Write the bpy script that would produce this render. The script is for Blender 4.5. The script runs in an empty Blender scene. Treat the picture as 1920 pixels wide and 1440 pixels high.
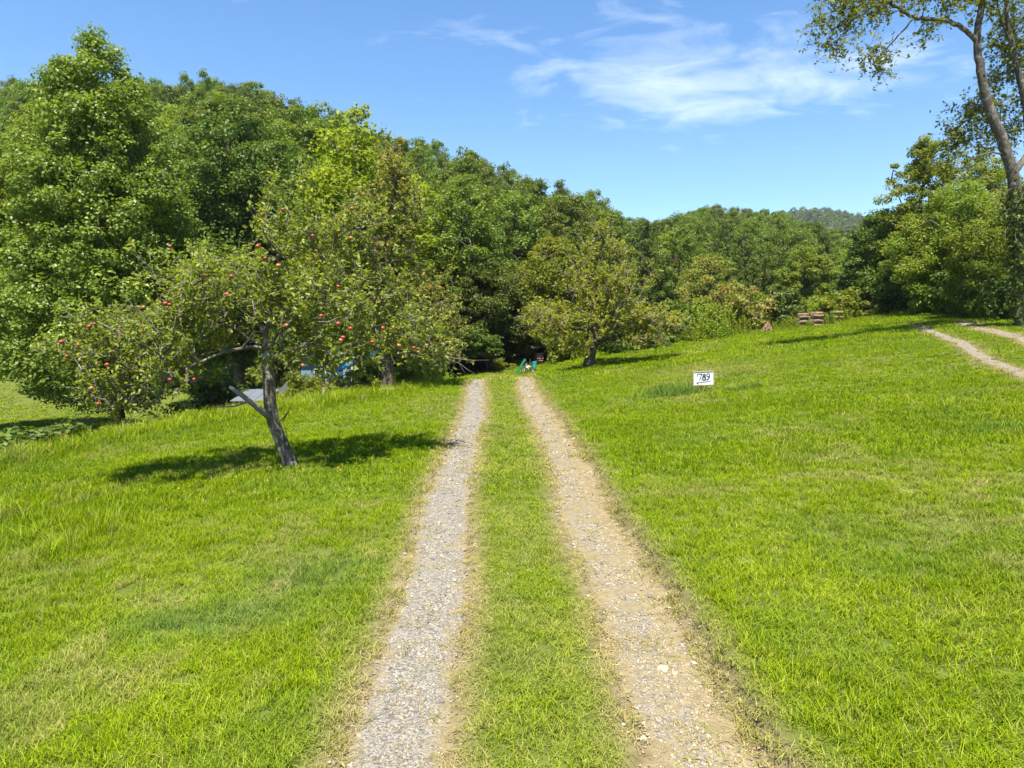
import bpy, math, random
import numpy as np
from mathutils import Vector, Matrix, Euler

# ------------------------------------------------------------------ scene, camera, light
sc = bpy.context.scene
COL = sc.collection
PITCH, YAW, F = math.radians(5.577), math.radians(1.56), 1280.0
CAM = Vector((0.0, 0.0, 2.6))
cd = bpy.data.cameras.new('camera'); cam = bpy.data.objects.new('camera', cd); COL.objects.link(cam)
cam.location = CAM; cam.rotation_euler = (math.pi/2 - PITCH, 0, -YAW)
cd.sensor_width = 36; cd.lens = 24.0; cd.clip_end = 6000; cd.clip_start = .05
sc.camera = cam
sc.view_settings.view_transform = 'Standard'; sc.view_settings.look = 'None'
sc.view_settings.gamma = 1; sc.view_settings.use_curve_mapping = False
sc.view_settings.exposure = 1.5
sc.cycles.use_denoising = True; sc.cycles.denoiser = 'OPENIMAGEDENOISE'; sc.cycles.denoising_input_passes = 'RGB_ALBEDO_NORMAL'; sc.cycles.denoising_prefilter = 'ACCURATE'
sc.cycles.max_bounces = 8; sc.cycles.diffuse_bounces = 5; sc.cycles.transmission_bounces = 4
sc.cycles.transparent_max_bounces = 6; sc.cycles.caustics_reflective = False; sc.cycles.caustics_refractive = False
sc.cycles.sample_clamp_indirect = 4

SUN_EL, SUN_AZ = math.radians(68), math.radians(186)     # azimuth clockwise from +Y
sl = bpy.data.lights.new('sun', 'SUN'); so = bpy.data.objects.new('sun', sl); COL.objects.link(so)
sl.energy = 4.6; sl.angle = math.radians(.53); sl.color = (1, .95, .86)
sd = Vector((math.sin(SUN_AZ)*math.cos(SUN_EL), math.cos(SUN_AZ)*math.cos(SUN_EL), math.sin(SUN_EL)))
so.rotation_euler = sd.to_track_quat('Z', 'Y').to_euler(); so.location = sd*60

def N(nt, typ, **kw):
    n = nt.nodes.new(typ)
    for k, v in kw.items():
        if k in n.inputs: n.inputs[k].default_value = v
        else: setattr(n, k, v)
    return n
def L(nt, a, b): nt.links.new(a, b)
def math_n(nt, op, a, b=None, clamp=False):
    n = nt.nodes.new('ShaderNodeMath'); n.operation = op; n.use_clamp = clamp
    for i, v in enumerate((a, b)):
        if v is None: continue
        if hasattr(v, 'is_linked') or hasattr(v, 'links'): nt.links.new(v, n.inputs[i])
        else: n.inputs[i].default_value = v
    return n.outputs[0]
def mixc(nt, fac, a, b, blend='MIX'):
    n = nt.nodes.new('ShaderNodeMix'); n.data_type = 'RGBA'; n.blend_type = blend
    for s, v in ((n.inputs[0], fac), (n.inputs[6], a), (n.inputs[7], b)):
        if hasattr(v, 'links'): nt.links.new(v, s)
        elif isinstance(v, (int, float)): s.default_value = v
        else: s.default_value = (*v, 1)
    return n.outputs[2]
def ramp(nt, fac, stops):
    r = nt.nodes.new('ShaderNodeValToRGB')
    while len(r.color_ramp.elements) < len(stops): r.color_ramp.elements.new(.5)
    for e, (p, c) in zip(r.color_ramp.elements, stops):
        e.position = p; e.color = (*c, 1) if not isinstance(c, (int, float)) else (c, c, c, 1)
    nt.links.new(fac, r.inputs[0]); return r.outputs[0]

w = bpy.data.worlds.new('World'); sc.world = w; w.use_nodes = True
nt = w.node_tree; nt.nodes.clear()
sky = N(nt, 'ShaderNodeTexSky', sky_type='NISHITA', sun_disc=False, sun_elevation=SUN_EL, sun_rotation=SUN_AZ,
        altitude=600, air_density=1.0, dust_density=.35, ozone_density=2.2)
hs = N(nt, 'ShaderNodeHueSaturation', Saturation=1.26, Value=1.0, Hue=.5)
L(nt, sky.outputs[0], hs.inputs['Color'])
bg = N(nt, 'ShaderNodeBackground'); bg.inputs[1].default_value = .082
out = N(nt, 'ShaderNodeOutputWorld')
# thin high cloud: noise on a flat layer overhead, so it runs on over the whole sky
geo = N(nt, 'ShaderNodeTexCoord'); sep = N(nt, 'ShaderNodeSeparateXYZ'); L(nt, geo.outputs['Generated'], sep.inputs[0])
zc = math_n(nt, 'MAXIMUM', sep.outputs[2], .03)
zz = math_n(nt, 'ADD', zc, .12)
px = math_n(nt, 'DIVIDE', sep.outputs[0], zz); py = math_n(nt, 'DIVIDE', sep.outputs[1], zz)
cmb = N(nt, 'ShaderNodeCombineXYZ'); L(nt, px, cmb.inputs[0]); L(nt, py, cmb.inputs[1])
mp = N(nt, 'ShaderNodeMapping'); mp.inputs['Location'].default_value = (.35, .1, 0); mp.inputs['Rotation'].default_value = (0, 0, .35); mp.inputs['Scale'].default_value = (1.5, 2.3, 1)
L(nt, cmb.outputs[0], mp.inputs[0])
n1 = N(nt, 'ShaderNodeTexNoise', Scale=2.4, Detail=9, Roughness=.6, Distortion=.6); L(nt, mp.outputs[0], n1.inputs['Vector'])
n2 = N(nt, 'ShaderNodeTexNoise', Scale=.55, Detail=2, Roughness=.5); L(nt, mp.outputs[0], n2.inputs['Vector'])
def sky_blob(cx, cy, rx, ry):
    dx = math_n(nt, 'DIVIDE', math_n(nt, 'SUBTRACT', px, cx), rx); dy = math_n(nt, 'DIVIDE', math_n(nt, 'SUBTRACT', py, cy), ry)
    q = math_n(nt, 'ADD', math_n(nt, 'MULTIPLY', dx, dx), math_n(nt, 'MULTIPLY', dy, dy))
    return math_n(nt, 'POWER', 2.718, math_n(nt, 'MULTIPLY', q, -1))
blob = math_n(nt, 'ADD', sky_blob(.60, 2.2, .46, .42), math_n(nt, 'ADD', math_n(nt, 'MULTIPLY', sky_blob(1.15, 2.05, .28, .2), .6), math_n(nt, 'MULTIPLY', sky_blob(-.1, 1.9, .35, .15), .45)))
cov = math_n(nt, 'ADD', math_n(nt, 'MULTIPLY', n2.outputs[0], .26), math_n(nt, 'MULTIPLY', blob, .42))
d = math_n(nt, 'ADD', math_n(nt, 'SUBTRACT', n1.outputs[0], .80), cov)
cl = math_n(nt, 'MULTIPLY', math_n(nt, 'MULTIPLY', d, 1.9, True), .62)
col = mixc(nt, cl, hs.outputs[0], (6.4, 6.9, 7.6))
L(nt, col, bg.inputs[0]); L(nt, bg.outputs[0], out.inputs[0])

# ------------------------------------------------------------------ helpers
_R = Euler((math.pi/2 - PITCH, 0, -YAW)).to_matrix()
def at(px_, py_, Y):
    """the point at northing Y seen in the direction of a photo pixel"""
    r = _R @ Vector(((px_-960)/F, (720-py_)/F, -1)); return CAM + r*((Y-CAM.y)/r.y)
_RI = _R.inverted()
def proj(p):
    q = _RI @ (Vector(p)-CAM)
    return (960 + q.x/-q.z*F, 720 - q.y/-q.z*F) if q.z < -.01 else (-9999, -9999)

def mesh_np(name, V, F_, attrs=None, mat=None, smooth=False):
    V = np.asarray(V, np.float32); F_ = np.asarray(F_, np.int32); k = F_.shape[1]
    me = bpy.data.meshes.new(name)
    me.vertices.add(len(V)); me.vertices.foreach_set('co', V.ravel())
    me.loops.add(F_.size); me.loops.foreach_set('vertex_index', F_.ravel())
    me.polygons.add(len(F_)); me.polygons.foreach_set('loop_start', np.arange(0, F_.size, k, dtype=np.int32))
    if smooth: me.polygons.foreach_set('use_smooth', np.ones(len(F_), bool))
    for an, av in (attrs or {}).items():
        a = me.attributes.new(an, 'FLOAT', 'POINT'); a.data.foreach_set('value', np.asarray(av, np.float32))
    me.update(calc_edges=True)
    if mat: me.materials.append(mat)
    return me
def link(name, me, parent=None, loc=(0, 0, 0), rot=(0, 0, 0)):
    o = bpy.data.objects.new(name, me); COL.objects.link(o); o.location = loc; o.rotation_euler = rot
    if parent: o.parent = parent
    return o
def tag(o, label=None, cat=None, group=None, kind=None):
    for k, v in (('label', label), ('category', cat), ('group', group), ('kind', kind)):
        if v: o[k] = v
    return o
def thing(name, label, cat, loc=(0, 0, 0), rz=0, group=None):
    return tag(link(name, None, None, loc, (0, 0, rz)), label, cat, group)

class MB:
    """collects boxes, beams and tubes into one mesh"""
    def __init__(s): s.v = []; s.f = []
    def add(s, V, F_):
        b = len(s.v); s.v += [tuple(p) for p in V]; s.f += [tuple(i+b for i in f) for f in F_]; return s
    def box(s, c, d, m=None):
        c = Vector(c); h = Vector(d)/2
        V = [Vector((x*h.x, y*h.y, z*h.z)) for z in (-1, 1) for y in (-1, 1) for x in (-1, 1)]
        V = [(m @ p if m else p)+c for p in V]
        return s.add(V, [(0, 2, 3, 1), (4, 5, 7, 6), (0, 1, 5, 4), (2, 6, 7, 3), (0, 4, 6, 2), (1, 3, 7, 5)])
    def tube(s, pts, rad, n=7, cap=True):
        P = [Vector(p) for p in pts]; rad = rad if hasattr(rad, '__len__') else [rad]*len(P)
        b = len(s.v); up = Vector((.13, .21, .97))
        for i, p in enumerate(P):
            t = (P[min(i+1, len(P)-1)]-P[max(i-1, 0)]).normalized()
            a = t.cross(up if abs(t.dot(up)) < .95 else Vector((1, 0, 0))).normalized(); bb = t.cross(a)
            for k in range(n):
                an = 2*math.pi*k/n; s.v.append(tuple(p+(a*math.cos(an)+bb*math.sin(an))*rad[i]))
        for i in range(len(P)-1):
            for k in range(n):
                k2 = (k+1) % n; s.f.append((b+i*n+k, b+i*n+k2, b+(i+1)*n+k2, b+(i+1)*n+k))
        if cap:
            s.f.append(tuple(b+k for k in range(n-1, -1, -1))); s.f.append(tuple(b+(len(P)-1)*n+k for k in range(n)))
        return s
    def build(s, name, mat, parent=None, loc=(0, 0, 0), rot=(0, 0, 0), bevel=0, smooth=False):
        me = bpy.data.meshes.new(name); me.from_pydata(s.v, [], s.f); me.materials.append(mat)
        if smooth: me.polygons.foreach_set('use_smooth', np.ones(len(me.polygons), bool))
        o = link(name, me, parent, loc, rot)
        if bevel:
            m = o.modifiers.new('bevel', 'BEVEL'); m.width = bevel; m.segments = 2
        return o

def sstep(x): x = np.clip(x, 0, 1); return x*x*(3-2*x)
def vnoise(x, y, s, seed=0):
    """cheap smooth value noise"""
    x = np.asarray(x, float)*s; y = np.asarray(y, float)*s
    xi = np.floor(x); yi = np.floor(y); xf = sstep(x-xi); yf = sstep(y-yi)
    def h(a, b):
        v = np.sin(a*127.1+b*311.7+seed*74.7)*43758.5453; return v-np.floor(v)
    return (h(xi, yi)*(1-xf)+h(xi+1, yi)*xf)*(1-yf)+(h(xi, yi+1)*(1-xf)+h(xi+1, yi+1)*xf)*yf

# ------------------------------------------------------------------ terrain
TR = [(-.63, .36), (1.29, .37)]            # wheel tracks: centre, half width
EX = np.array([-60, -30, -22, -17, -14.5, -12.8, -11.5, -9.7, -7.6, -3.9, -1.9, 0, 3, 6, 200.])
EY = np.array([-20, -8, 0, 7, 11.5, 14.6, 17.6, 21.6, 24.4, 26.0, 28.4, 29.0, 29.5, 31, 31.])
DX = np.array([-100, -12, -9, -7, -3.7, 0, 2, 3.6, 5.2, 100]); DD = np.array([2.2, 2.2, 2.0, 1.7, 1.0, .72, .62, .3, 0, 0])
ET = np.array([-1.2, -.72, -.46, -.39, -.3, -.2, -.13, -.02, .06, .15, .2, .25, .28, .32, .42, .5, .6, .8, 1.2])
EE = np.array([.33, .335, .335, .345, .32, .285, .265, .23, .20, .18, .15, .145, .158, .165, .153, .13, .12, .11, .11])
def wander(y, k): return .05*np.sin(y*.41+k*2.)+.03*np.sin(y*1.13+k)
def H(x, y):
    x = np.asarray(x, float); y = np.asarray(y, float)
    xr = np.minimum(x, 30)
    z = .116*.6*np.logaddexp(0, (xr-1.75)/.6) - .08*.5*np.logaddexp(0, (-np.maximum(x, -16)-1.2)/.5)
    s = (y-np.interp(x, EX, EY)); k = np.where(x < -5, .62, 1.0)
    z = z-sstep(s*k/5.4)*np.interp(x, DX, DD)
    b2 = sstep((y-43)/16)*sstep((x-3)/4); z = z*(1-b2)+b2*(-2.4)
    t = np.clip(x/np.maximum(y, 20), -1.2, 1.2)
    ym = 140+120*sstep((t-.14)/.12)
    g = np.minimum(y, ym)*np.interp(t, ET, EE)+2.6-18.0-np.maximum(y-ym, 0)*.06
    g = np.logaddexp(g/2, -3./2)*2
    wgt = sstep((y-44)/20); z = z*(1-wgt)+g*wgt
    z = z+.05*(vnoise(x, y, .35, 3)-.5)+.03*(vnoise(x, y, 1.1, 5)-.5)
    near = sstep((36-y)/3)
    for i, (c, hw) in enumerate(TR):
        d = np.abs(x-c-wander(y, i)); z = z-near*.045*sstep((hw+.12-d)/.2)
    # cut bank on the uphill side of the right wheel track
    d = x-(TR[1][0]+wander(y, 1)+TR[1][1]); z = z+near*.085*sstep((d-.02)/.10)*sstep((2.6-d)/2.4)
    return z
def Hs(x, y): return float(H(np.array([x]), np.array([y]))[0])
def spaced(segs):
    out = []
    for a, b, s in segs: out += list(np.arange(a, b-1e-6, s))
    return np.array(out+[segs[-1][1]])
GX = spaced([(-1500, -200, 50), (-200, -40, 5), (-40, -14, 1), (-14, -2, .4), (-2, 2.6, .045), (2.6, 14, .4), (14, 40, 1), (40, 240, 5), (240, 1500, 50)])
GY = spaced([(-60, -6, 3), (-6, 2, .5), (2, 14, .16), (14, 50, .3), (50, 300, 3), (300, 1300, 50)])
XX, YY = np.meshgrid(GX, GY); ZZ = H(XX, YY)
def grid_faces(nx, ny):
    i = np.arange(nx-1)[None, :]+np.arange(ny-1)[:, None]*nx
    return np.stack([i, i+1, i+1+nx, i+nx], -1).reshape(-1, 4)
def track_edge(x, y):
    d = np.minimum(*[np.abs(x-c-wander(y, i))-hw for i, (c, hw) in enumerate(TR)])
    return np.where(y > 37, 9., d)
# second gravel drive, far right: a line through (12.6,16.2) heading (.43,.90)
RD = [(np.array([12.75, 16.2]), .21), (np.array([14.35, 15.5]), .27)]
RDIR = np.array([.432, .902]); RNRM = np.array([.902, -.432])
def road_edge(x, y):
    d = 99.
    for p, hw in RD:
        along = (x-p[0])*RDIR[0]+(y-p[1])*RDIR[1]
        q = np.abs((x-p[0])*RNRM[0]+(y-p[1])*RNRM[1]-.0045*np.maximum(along, 0)**2*0+.10*np.sin(along*.5))-hw
        d = np.minimum(d, np.where((along < -16) | (along > 19), 9., q))
    return d

def pbsdf(nt, **kw):
    b = N(nt, 'ShaderNodeBsdfPrincipled'); o = N(nt, 'ShaderNodeOutputMaterial'); L(nt, b.outputs[0], o.inputs[0])
    for k, v in kw.items(): b.inputs[k].default_value = v
    return b
def newmat(name):
    m = bpy.data.materials.new(name); m.use_nodes = True; m.node_tree.nodes.clear(); return m, m.node_tree
def noise(nt, scale, detail=4, rough=.55, vec=None, obj=False):
    n = N(nt, 'ShaderNodeTexNoise', Scale=scale, Detail=detail, Roughness=rough)
    if vec is None:
        if obj: vec = N(nt, 'ShaderNodeTexCoord').outputs['Object']
        else: vec = N(nt, 'ShaderNodeNewGeometry').outputs['Position']
    L(nt, vec, n.inputs['Vector']); return n.outputs[0]
def attr(nt, name, typ='GEOMETRY'):
    a = N(nt, 'ShaderNodeAttribute'); a.attribute_name = name; a.attribute_type = typ; return a.outputs['Fac']
def bumped(nt, b, h, strength=.5, dist=.02):
    bm_ = N(nt, 'ShaderNodeBump'); bm_.inputs['Strength'].default_value = strength; bm_.inputs['Distance'].default_value = dist
    L(nt, h, bm_.inputs['Height']); L(nt, bm_.outputs[0], b.inputs['Normal'])

def m_ground():
    m, nt = newmat('soil_and_thatch'); b = pbsdf(nt, Roughness=.95); b.inputs['Specular IOR Level'].default_value = .1
    soil = ramp(nt, noise(nt, 9, 6), [(.3, (.135, .105, .046)), (.55, (.20, .16, .08)), (.75, (.27, .218, .12))])
    thatch = mixc(nt, noise(nt, 55, 5, .75), ramp(nt, noise(nt, 3, 7, .7), [(.3, (.03, .05, .006)), (.5, (.06, .08, .012)), (.7, (.11, .11, .03))]), (.13, .15, .03))
    wood = ramp(nt, noise(nt, .6, 5), [(.35, (.035, .03, .015)), (.65, (.06, .075, .02))])
    c = mixc(nt, attr(nt, 'bare'), thatch, soil); c = mixc(nt, attr(nt, 'woods'), c, wood)
    L(nt, c, b.inputs['Base Color']); bumped(nt, b, noise(nt, 40, 5, .7), .6, .03); return m
bare = np.clip(1-(track_edge(XX, YY)-.02)/.16, 0, 1); bare = np.maximum(bare, np.clip(1-(road_edge(XX, YY))/.3, 0, 1)*.8)
lowfield = (sstep((-13-XX)/3)*sstep((70-YY)/6)*sstep((YY-24)/4))
woods = np.clip(sstep((YY-np.where(XX > 4, 43, 38))/4)-lowfield, 0, 1)
ss = (YY-np.interp(XX, EX, EY)); woods = np.clip(np.maximum(woods, sstep((ss-1.5)/3)*(XX < -3)*(1-lowfield)), 0, 1)
g_me = mesh_np('ground', np.stack([XX, YY, ZZ], -1).reshape(-1, 3), grid_faces(len(GX), len(GY)),
               {'bare': bare.ravel(), 'woods': woods.ravel()}, m_ground(), True)
tag(link('ground', g_me), 'green lawn and hillside ground on both sides of the drive', 'ground', kind='structure')

def m_gravel(name, warm):
    m, nt = newmat(name); b = pbsdf(nt, Roughness=.9); b.inputs['Specular IOR Level'].default_value = .15
    vo = N(nt, 'ShaderNodeTexVoronoi', Scale=78.); L(nt, N(nt, 'ShaderNodeNewGeometry').outputs['Position'], vo.inputs['Vector'])
    sp = N(nt, 'ShaderNodeSeparateColor'); L(nt, vo.outputs['Color'], sp.inputs[0])
    g = ramp(nt, sp.outputs[0], [(.0, (.095, .087, .07)), (.5, (.19, .172, .14)), (1, (.31, .28, .225))])
    dirt = ramp(nt, noise(nt, 14, 6), [(.3, (.175, .135, .066)), (.7, (.27, .218, .12))])
    f = math_n(nt, 'ADD', math_n(nt, 'ADD', math_n(nt, 'MULTIPLY', noise(nt, 3.4, 6, .75), .9), math_n(nt, 'MULTIPLY', noise(nt, 19, 4, .6), .4)), warm-.15)
    edge = attr(nt, 'edge')
    f = math_n(nt, 'ADD', f, math_n(nt, 'MULTIPLY', edge, .30))
    fac = ramp(nt, f, [(.48, 0.), (.70, 1.)])
    L(nt, mixc(nt, fac, g, dirt), b.inputs['Base Color'])
    bumped(nt, b, math_n(nt, 'SUBTRACT', 1., vo.outputs['Distance']), .7, .015); return m
def strip(name, label, path, hw, warm, lift=.010, side=0):
    """gravel sheet laid on the ground along path(y)->(x,y,nx,ny)"""
    ny, nx = len(path), 15
    V = []; E = []
    for j, (cx, cy, nx_, ny_) in enumerate(path):
        wl = hw*(1+.22*(vnoise(cy*1.3, cx, 1.0, 11)-.5)+.25*(vnoise(cy*4.1, cx, 1.0, 12)-.5))
        wr = hw*(1+.22*(vnoise(cy*1.3, cx, 1.0, 21)-.5)+.25*(vnoise(cy*4.1, cx, 1.0, 22)-.5))
        for i in range(nx):
            f = -1+2*i/(nx-1); o = f*(wl if f < 0 else wr)
            V.append((cx+nx_*o, cy+ny_*o)); e = max(0, abs(f)-.35)/.65 if side == 0 else max(max(0, f*side-.05)*1.15, max(0, abs(f)-.6)/.4)
            E.append(e)
    V = np.array(V); fe = np.tile(np.abs(np.linspace(-1, 1, nx)), ny); Z = H(V[:, 0], V[:, 1])+lift-(lift+.016)*sstep((fe-.72)/.28)
    me = mesh_np(name, np.column_stack([V, Z]), grid_faces(nx, ny), {'edge': E}, m_gravel(name+'_material', warm), True)
    return tag(link(name, me), label, 'drive', kind='structure')
for i, (lab, warm, side) in enumerate((('left gravel wheel track of the drive, grey and pale', -.06, 0), ('right wheel track of the drive, tan dirt with stones', .15, 1))):
    c, hw = TR[i]; ys = np.arange(-1., 34.5, .09)
    strip('wheel_track', lab, [(c+float(wander(y, i)), y, 1, 0) for y in ys], hw, warm, side=side)
for i, (p, hw) in enumerate(RD):
    pa = [(p[0]+RDIR[0]*a-RNRM[0]*.10*math.sin(a*.5), p[1]+RDIR[1]*a-RNRM[1]*.10*math.sin(a*.5), *RNRM) for a in np.arange(-14, 18.5, .2)]
    strip('side_road_track', ('near', 'far')[i]+' gravel wheel track of the side road beyond the right lawn', pa, hw, .04, .03)

# ------------------------------------------------------------------ leaf, bark and grass materials
def m_leaf(name, stops, trans=.35, rough=.5, spec=.35, vary=.35, hue=.03):
    stops = [(p, tuple(c*(1.22-.12*p) for c in q)) for p, q in stops]; trans += .08
    m, nt = newmat(name)
    v = attr(nt, 'var'); c = ramp(nt, v, stops)
    oi = N(nt, 'ShaderNodeObjectInfo')
    hsv = N(nt, 'ShaderNodeHueSaturation'); hsv.inputs['Saturation'].default_value = 1.
    L(nt, math_n(nt, 'ADD', math_n(nt, 'MULTIPLY', oi.outputs['Random'], vary), 1-vary*.5), hsv.inputs['Value'])
    L(nt, math_n(nt, 'ADD', math_n(nt, 'MULTIPLY', oi.outputs['Random'], hue), .5-hue*.5), hsv.inputs['Hue'])
    L(nt, c, hsv.inputs['Color'])
    b = N(nt, 'ShaderNodeBsdfPrincipled', Roughness=rough); b.inputs['Specular IOR Level'].default_value = spec
    L(nt, hsv.outputs[0], b.inputs['Base Color'])
    t = N(nt, 'ShaderNodeBsdfTranslucent'); L(nt, mixc(nt, 1., hsv.outputs[0], (1.25, 1.25, .55), 'MULTIPLY'), t.inputs[0])
    mx = N(nt, 'ShaderNodeMixShader'); mx.inputs[0].default_value = trans
    L(nt, b.outputs[0], mx.inputs[1]); L(nt, t.outputs[0], mx.inputs[2])
    o = N(nt, 'ShaderNodeOutputMaterial'); L(nt, mx.outputs[0], o.inputs[0]); return m
def m_bark(name, a, b_, lichen=None, sc_=9):
    m, nt = newmat(name); b = pbsdf(nt, Roughness=.9); b.inputs['Specular IOR Level'].default_value = .2
    tc = N(nt, 'ShaderNodeTexCoord'); mp = N(nt, 'ShaderNodeMapping'); mp.inputs['Scale'].default_value = (1, 1, .3); L(nt, tc.outputs['Object'], mp.inputs[0])
    n = noise(nt, sc_, 6, .7, mp.outputs[0]); c = ramp(nt, n, [(.3, a), (.7, b_)])
    if lichen:
        c = mixc(nt, ramp(nt, noise(nt, 5.5, 5, .6, tc.outputs['Object']), [(.53, 0.), (.60, 1.)]), c, lichen)
    L(nt, c, b.inputs['Base Color']); bumped(nt, b, math_n(nt, 'ADD', n, noise(nt, sc_*5, 4, .7, mp.outputs[0])), 1., .035); return m
LEAF = dict(
    poplar=m_leaf('poplar_leaf', [(0, (.075, .12, .012)), (.6, (.15, .205, .02)), (1, (.26, .31, .05))], .36, .45, .4, .1),
    apple=m_leaf('apple_leaf', [(0, (.10, .135, .012)), (.7, (.215, .24, .02)), (.95, (.31, .31, .04)), (1, (.50, .36, .02))], .38, .5, .35, .1),
    olive=m_leaf('olive_leaf', [(0, (.15, .17, .013)), (.6, (.265, .285, .024)), (.95, (.38, .37, .055)), (1, (.50, .36, .06))], .4, .6, .2, .15, .008),
    rusty=m_leaf('rusty_leaf', [(0, (.10, .125, .015)), (.6, (.20, .21, .03)), (.85, (.33, .27, .07)), (1, (.44, .17, .05))], .35, .55, .3, .12),
    forest=m_leaf('forest_leaf', [(0, (.055, .09, .010)), (.6, (.12, .165, .016)), (1, (.20, .245, .03))], .36, .5, .3, .55),
    dark=m_leaf('dark_leaf', [(0, (.04, .068, .009)), (.7, (.09, .125, .013)), (1, (.16, .19, .025))], .32, .5, .3, .4),
    locust=m_leaf('locust_leaf', [(0, (.08, .12, .012)), (.6, (.17, .205, .018)), (1, (.30, .29, .04))], .42, .5, .25, .2),
    bright=m_leaf('bright_leaf', [(0, (.11, .17, .012)), (.6, (.21, .275, .018)), (1, (.33, .37, .04))], .42, .5, .25, .25),
)
BARK = dict(
    apple=m_bark('apple_bark', (.085, .065, .045), (.20, .16, .12), (.32, .31, .24)),
    grey=m_bark('grey_bark', (.06, .05, .04), (.15, .125, .10), (.21, .20, .16)),
    brown=m_bark('brown_bark', (.06, .045, .03), (.16, .12, .085)),
    dead=m_bark('dead_twig', (.19, .165, .14), (.34, .30, .26)),
)

# ------------------------------------------------------------------ foliage builders
QUAD = np.array([(0, 0, 0), (.38, .45, .10), (0, 1, -.05), (-.38, .45, .10)]); QF = np.array([(0, 1, 2), (0, 2, 3)])
OVAL = np.array([(0, 0, 0), (.22, .28, .06), (.2, .68, .05), (0, 1, -.08), (-.2, .68, .05), (-.22, .28, .06)]); OF = np.array([(0, 1, 2), (0, 2, 3), (0, 3, 4), (0, 4, 5)])
def norm(a): return a/np.maximum(np.linalg.norm(a, axis=1, keepdims=True), 1e-6)
def leaves_mesh(name, C, Nn, size, rng, mat, shape='q', droop=.2, var=None):
    S, Fc = (QUAD, QF) if shape == 'q' else (OVAL, OF)
    n = len(C); Nn = norm(Nn); D = rng.normal(size=(n, 3)); D[:, 2] -= droop
    D = norm(D-(D*Nn).sum(1, keepdims=True)*Nn); T = np.cross(D, Nn)
    s = (size*rng.uniform(.65, 1.3, n))[:, None, None]
    V = C[:, None, :]+s*(S[None, :, 0:1]*T[:, None, :]+(S[None, :, 1:2]-.4)*D[:, None, :]+S[None, :, 2:3]*Nn[:, None, :])
    k = len(S); Fi = (Fc[None]+(np.arange(n)*k)[:, None, None]).reshape(-1, 3)
    if var is None: var = rng.random(n)
    return mesh_np(name, V.reshape(-1, 3), Fi, {'var': np.repeat(var, k)}, mat)
def clump_leaves(rng, T, R, n, flat=.65, up=.55, out=.8, rnd=.6, hollow=.35):
    m = len(T); U = norm(rng.normal(size=(m*n, 3))); rr = rng.random(m*n)**hollow
    R = np.broadcast_to(np.asarray(R, float), (m,)); RR = np.repeat(R, n)
    C = np.repeat(T, n, 0)+U*(rr*RR)[:, None]*np.array([1, 1, flat])
    Nn = out*U+rnd*rng.normal(size=(m*n, 3)); Nn[:, 2] += up
    tone = np.repeat(rng.random(m), n)
    return C, Nn, tone
def crown_points(rng, n, prof, lobes=.16, surf=.3, zmin=None):
    """prof: [(height, radius)...]; points spread through the crown, denser towards its outside"""
    hs_ = np.array([p[0] for p in prof]); rs = np.array([p[1] for p in prof])
    g = np.linspace(hs_[0], hs_[-1], 200); wgt = np.interp(g, hs_, rs)**1.25+.12; cdf = np.cumsum(wgt)/wgt.sum()
    h = np.interp(rng.random(n), cdf, g); a = rng.random(n)*2*math.pi
    p1, p2, p3 = rng.random(3)*6.3
    lob = 1+lobes*np.sin(3*a+p1+h*.5)+lobes*.8*np.sin(5*a+p2-h*.9)+lobes*.7*np.sin(2*a+p3+h*1.3)
    r = np.interp(h, hs_, rs)*lob*rng.random(n)**surf
    return np.column_stack([r*np.cos(a), r*np.sin(a), h])
def skeleton(rng, trunk, targets, seg=.45, climb=.35, wig=.12, base_r=.16, tip=.008, power=.5, free=None, limbs=(), rcap=9.):
    """grow a branch from the trunk to every target; returns chains of (points, radii)"""
    P = [np.array(p, float) for p in trunk]; par = [-1]+list(range(len(P)-1)); chains = [list(range(len(P)))]
    for k0, pts_ in limbs:
        ch = [k0]
        for q in pts_: P.append(np.array(q, float)); par.append(ch[-1]); ch.append(len(P)-1)
        chains.append(ch)
    o = np.argsort(np.linalg.norm(targets-P[-1], axis=1)+.3*targets[:, 2]); ntr = len(P)
    for ti in o:
        t = targets[ti]; A = np.array(P); d = A-t
        cost = np.linalg.norm(d, axis=1)+climb*np.maximum(d[:, 2]+.2, 0)*3; cost[:(free or max(1, ntr//3))] += 2 if free is None else 1e6
        k = int(np.argmin(cost)); a = P[k]; dist = np.linalg.norm(t-a); m = max(2, int(dist/seg))
        ch = [k]; bow = rng.normal(size=3)*dist*wig; bow[2] += dist*.10
        for j in range(1, m+1):
            f = j/m; P.append(a+(t-a)*f+bow*math.sin(f*math.pi)+rng.normal(size=3)*wig*.18*(j < m)); par.append(ch[-1]); ch.append(len(P)-1)
        chains.append(ch)
    cnt = np.zeros(len(P)); 
    for ch in chains: cnt[ch[-1]] += 1
    for i in range(len(P)-1, 0, -1): cnt[par[i]] += cnt[i]
    tot = cnt[0]; res = []
    for ci, ch in enumerate(chains):
        r = tip+(base_r-tip)*(cnt[ch]/tot)**power
        if ci == 0:
            r = np.maximum(r, np.linspace(base_r, base_r*.35, len(ch))); r[0] *= 1.7; r[1] *= 1.15
        else:
            r = np.minimum(r, rcap*np.linspace(1, .45, len(r)) if ci <= len(limbs) else rcap*.55); r[0] = min(r[0], r[1]*1.3)
        res.append((np.array([P[i] for i in ch]), r))
    return res
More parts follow.
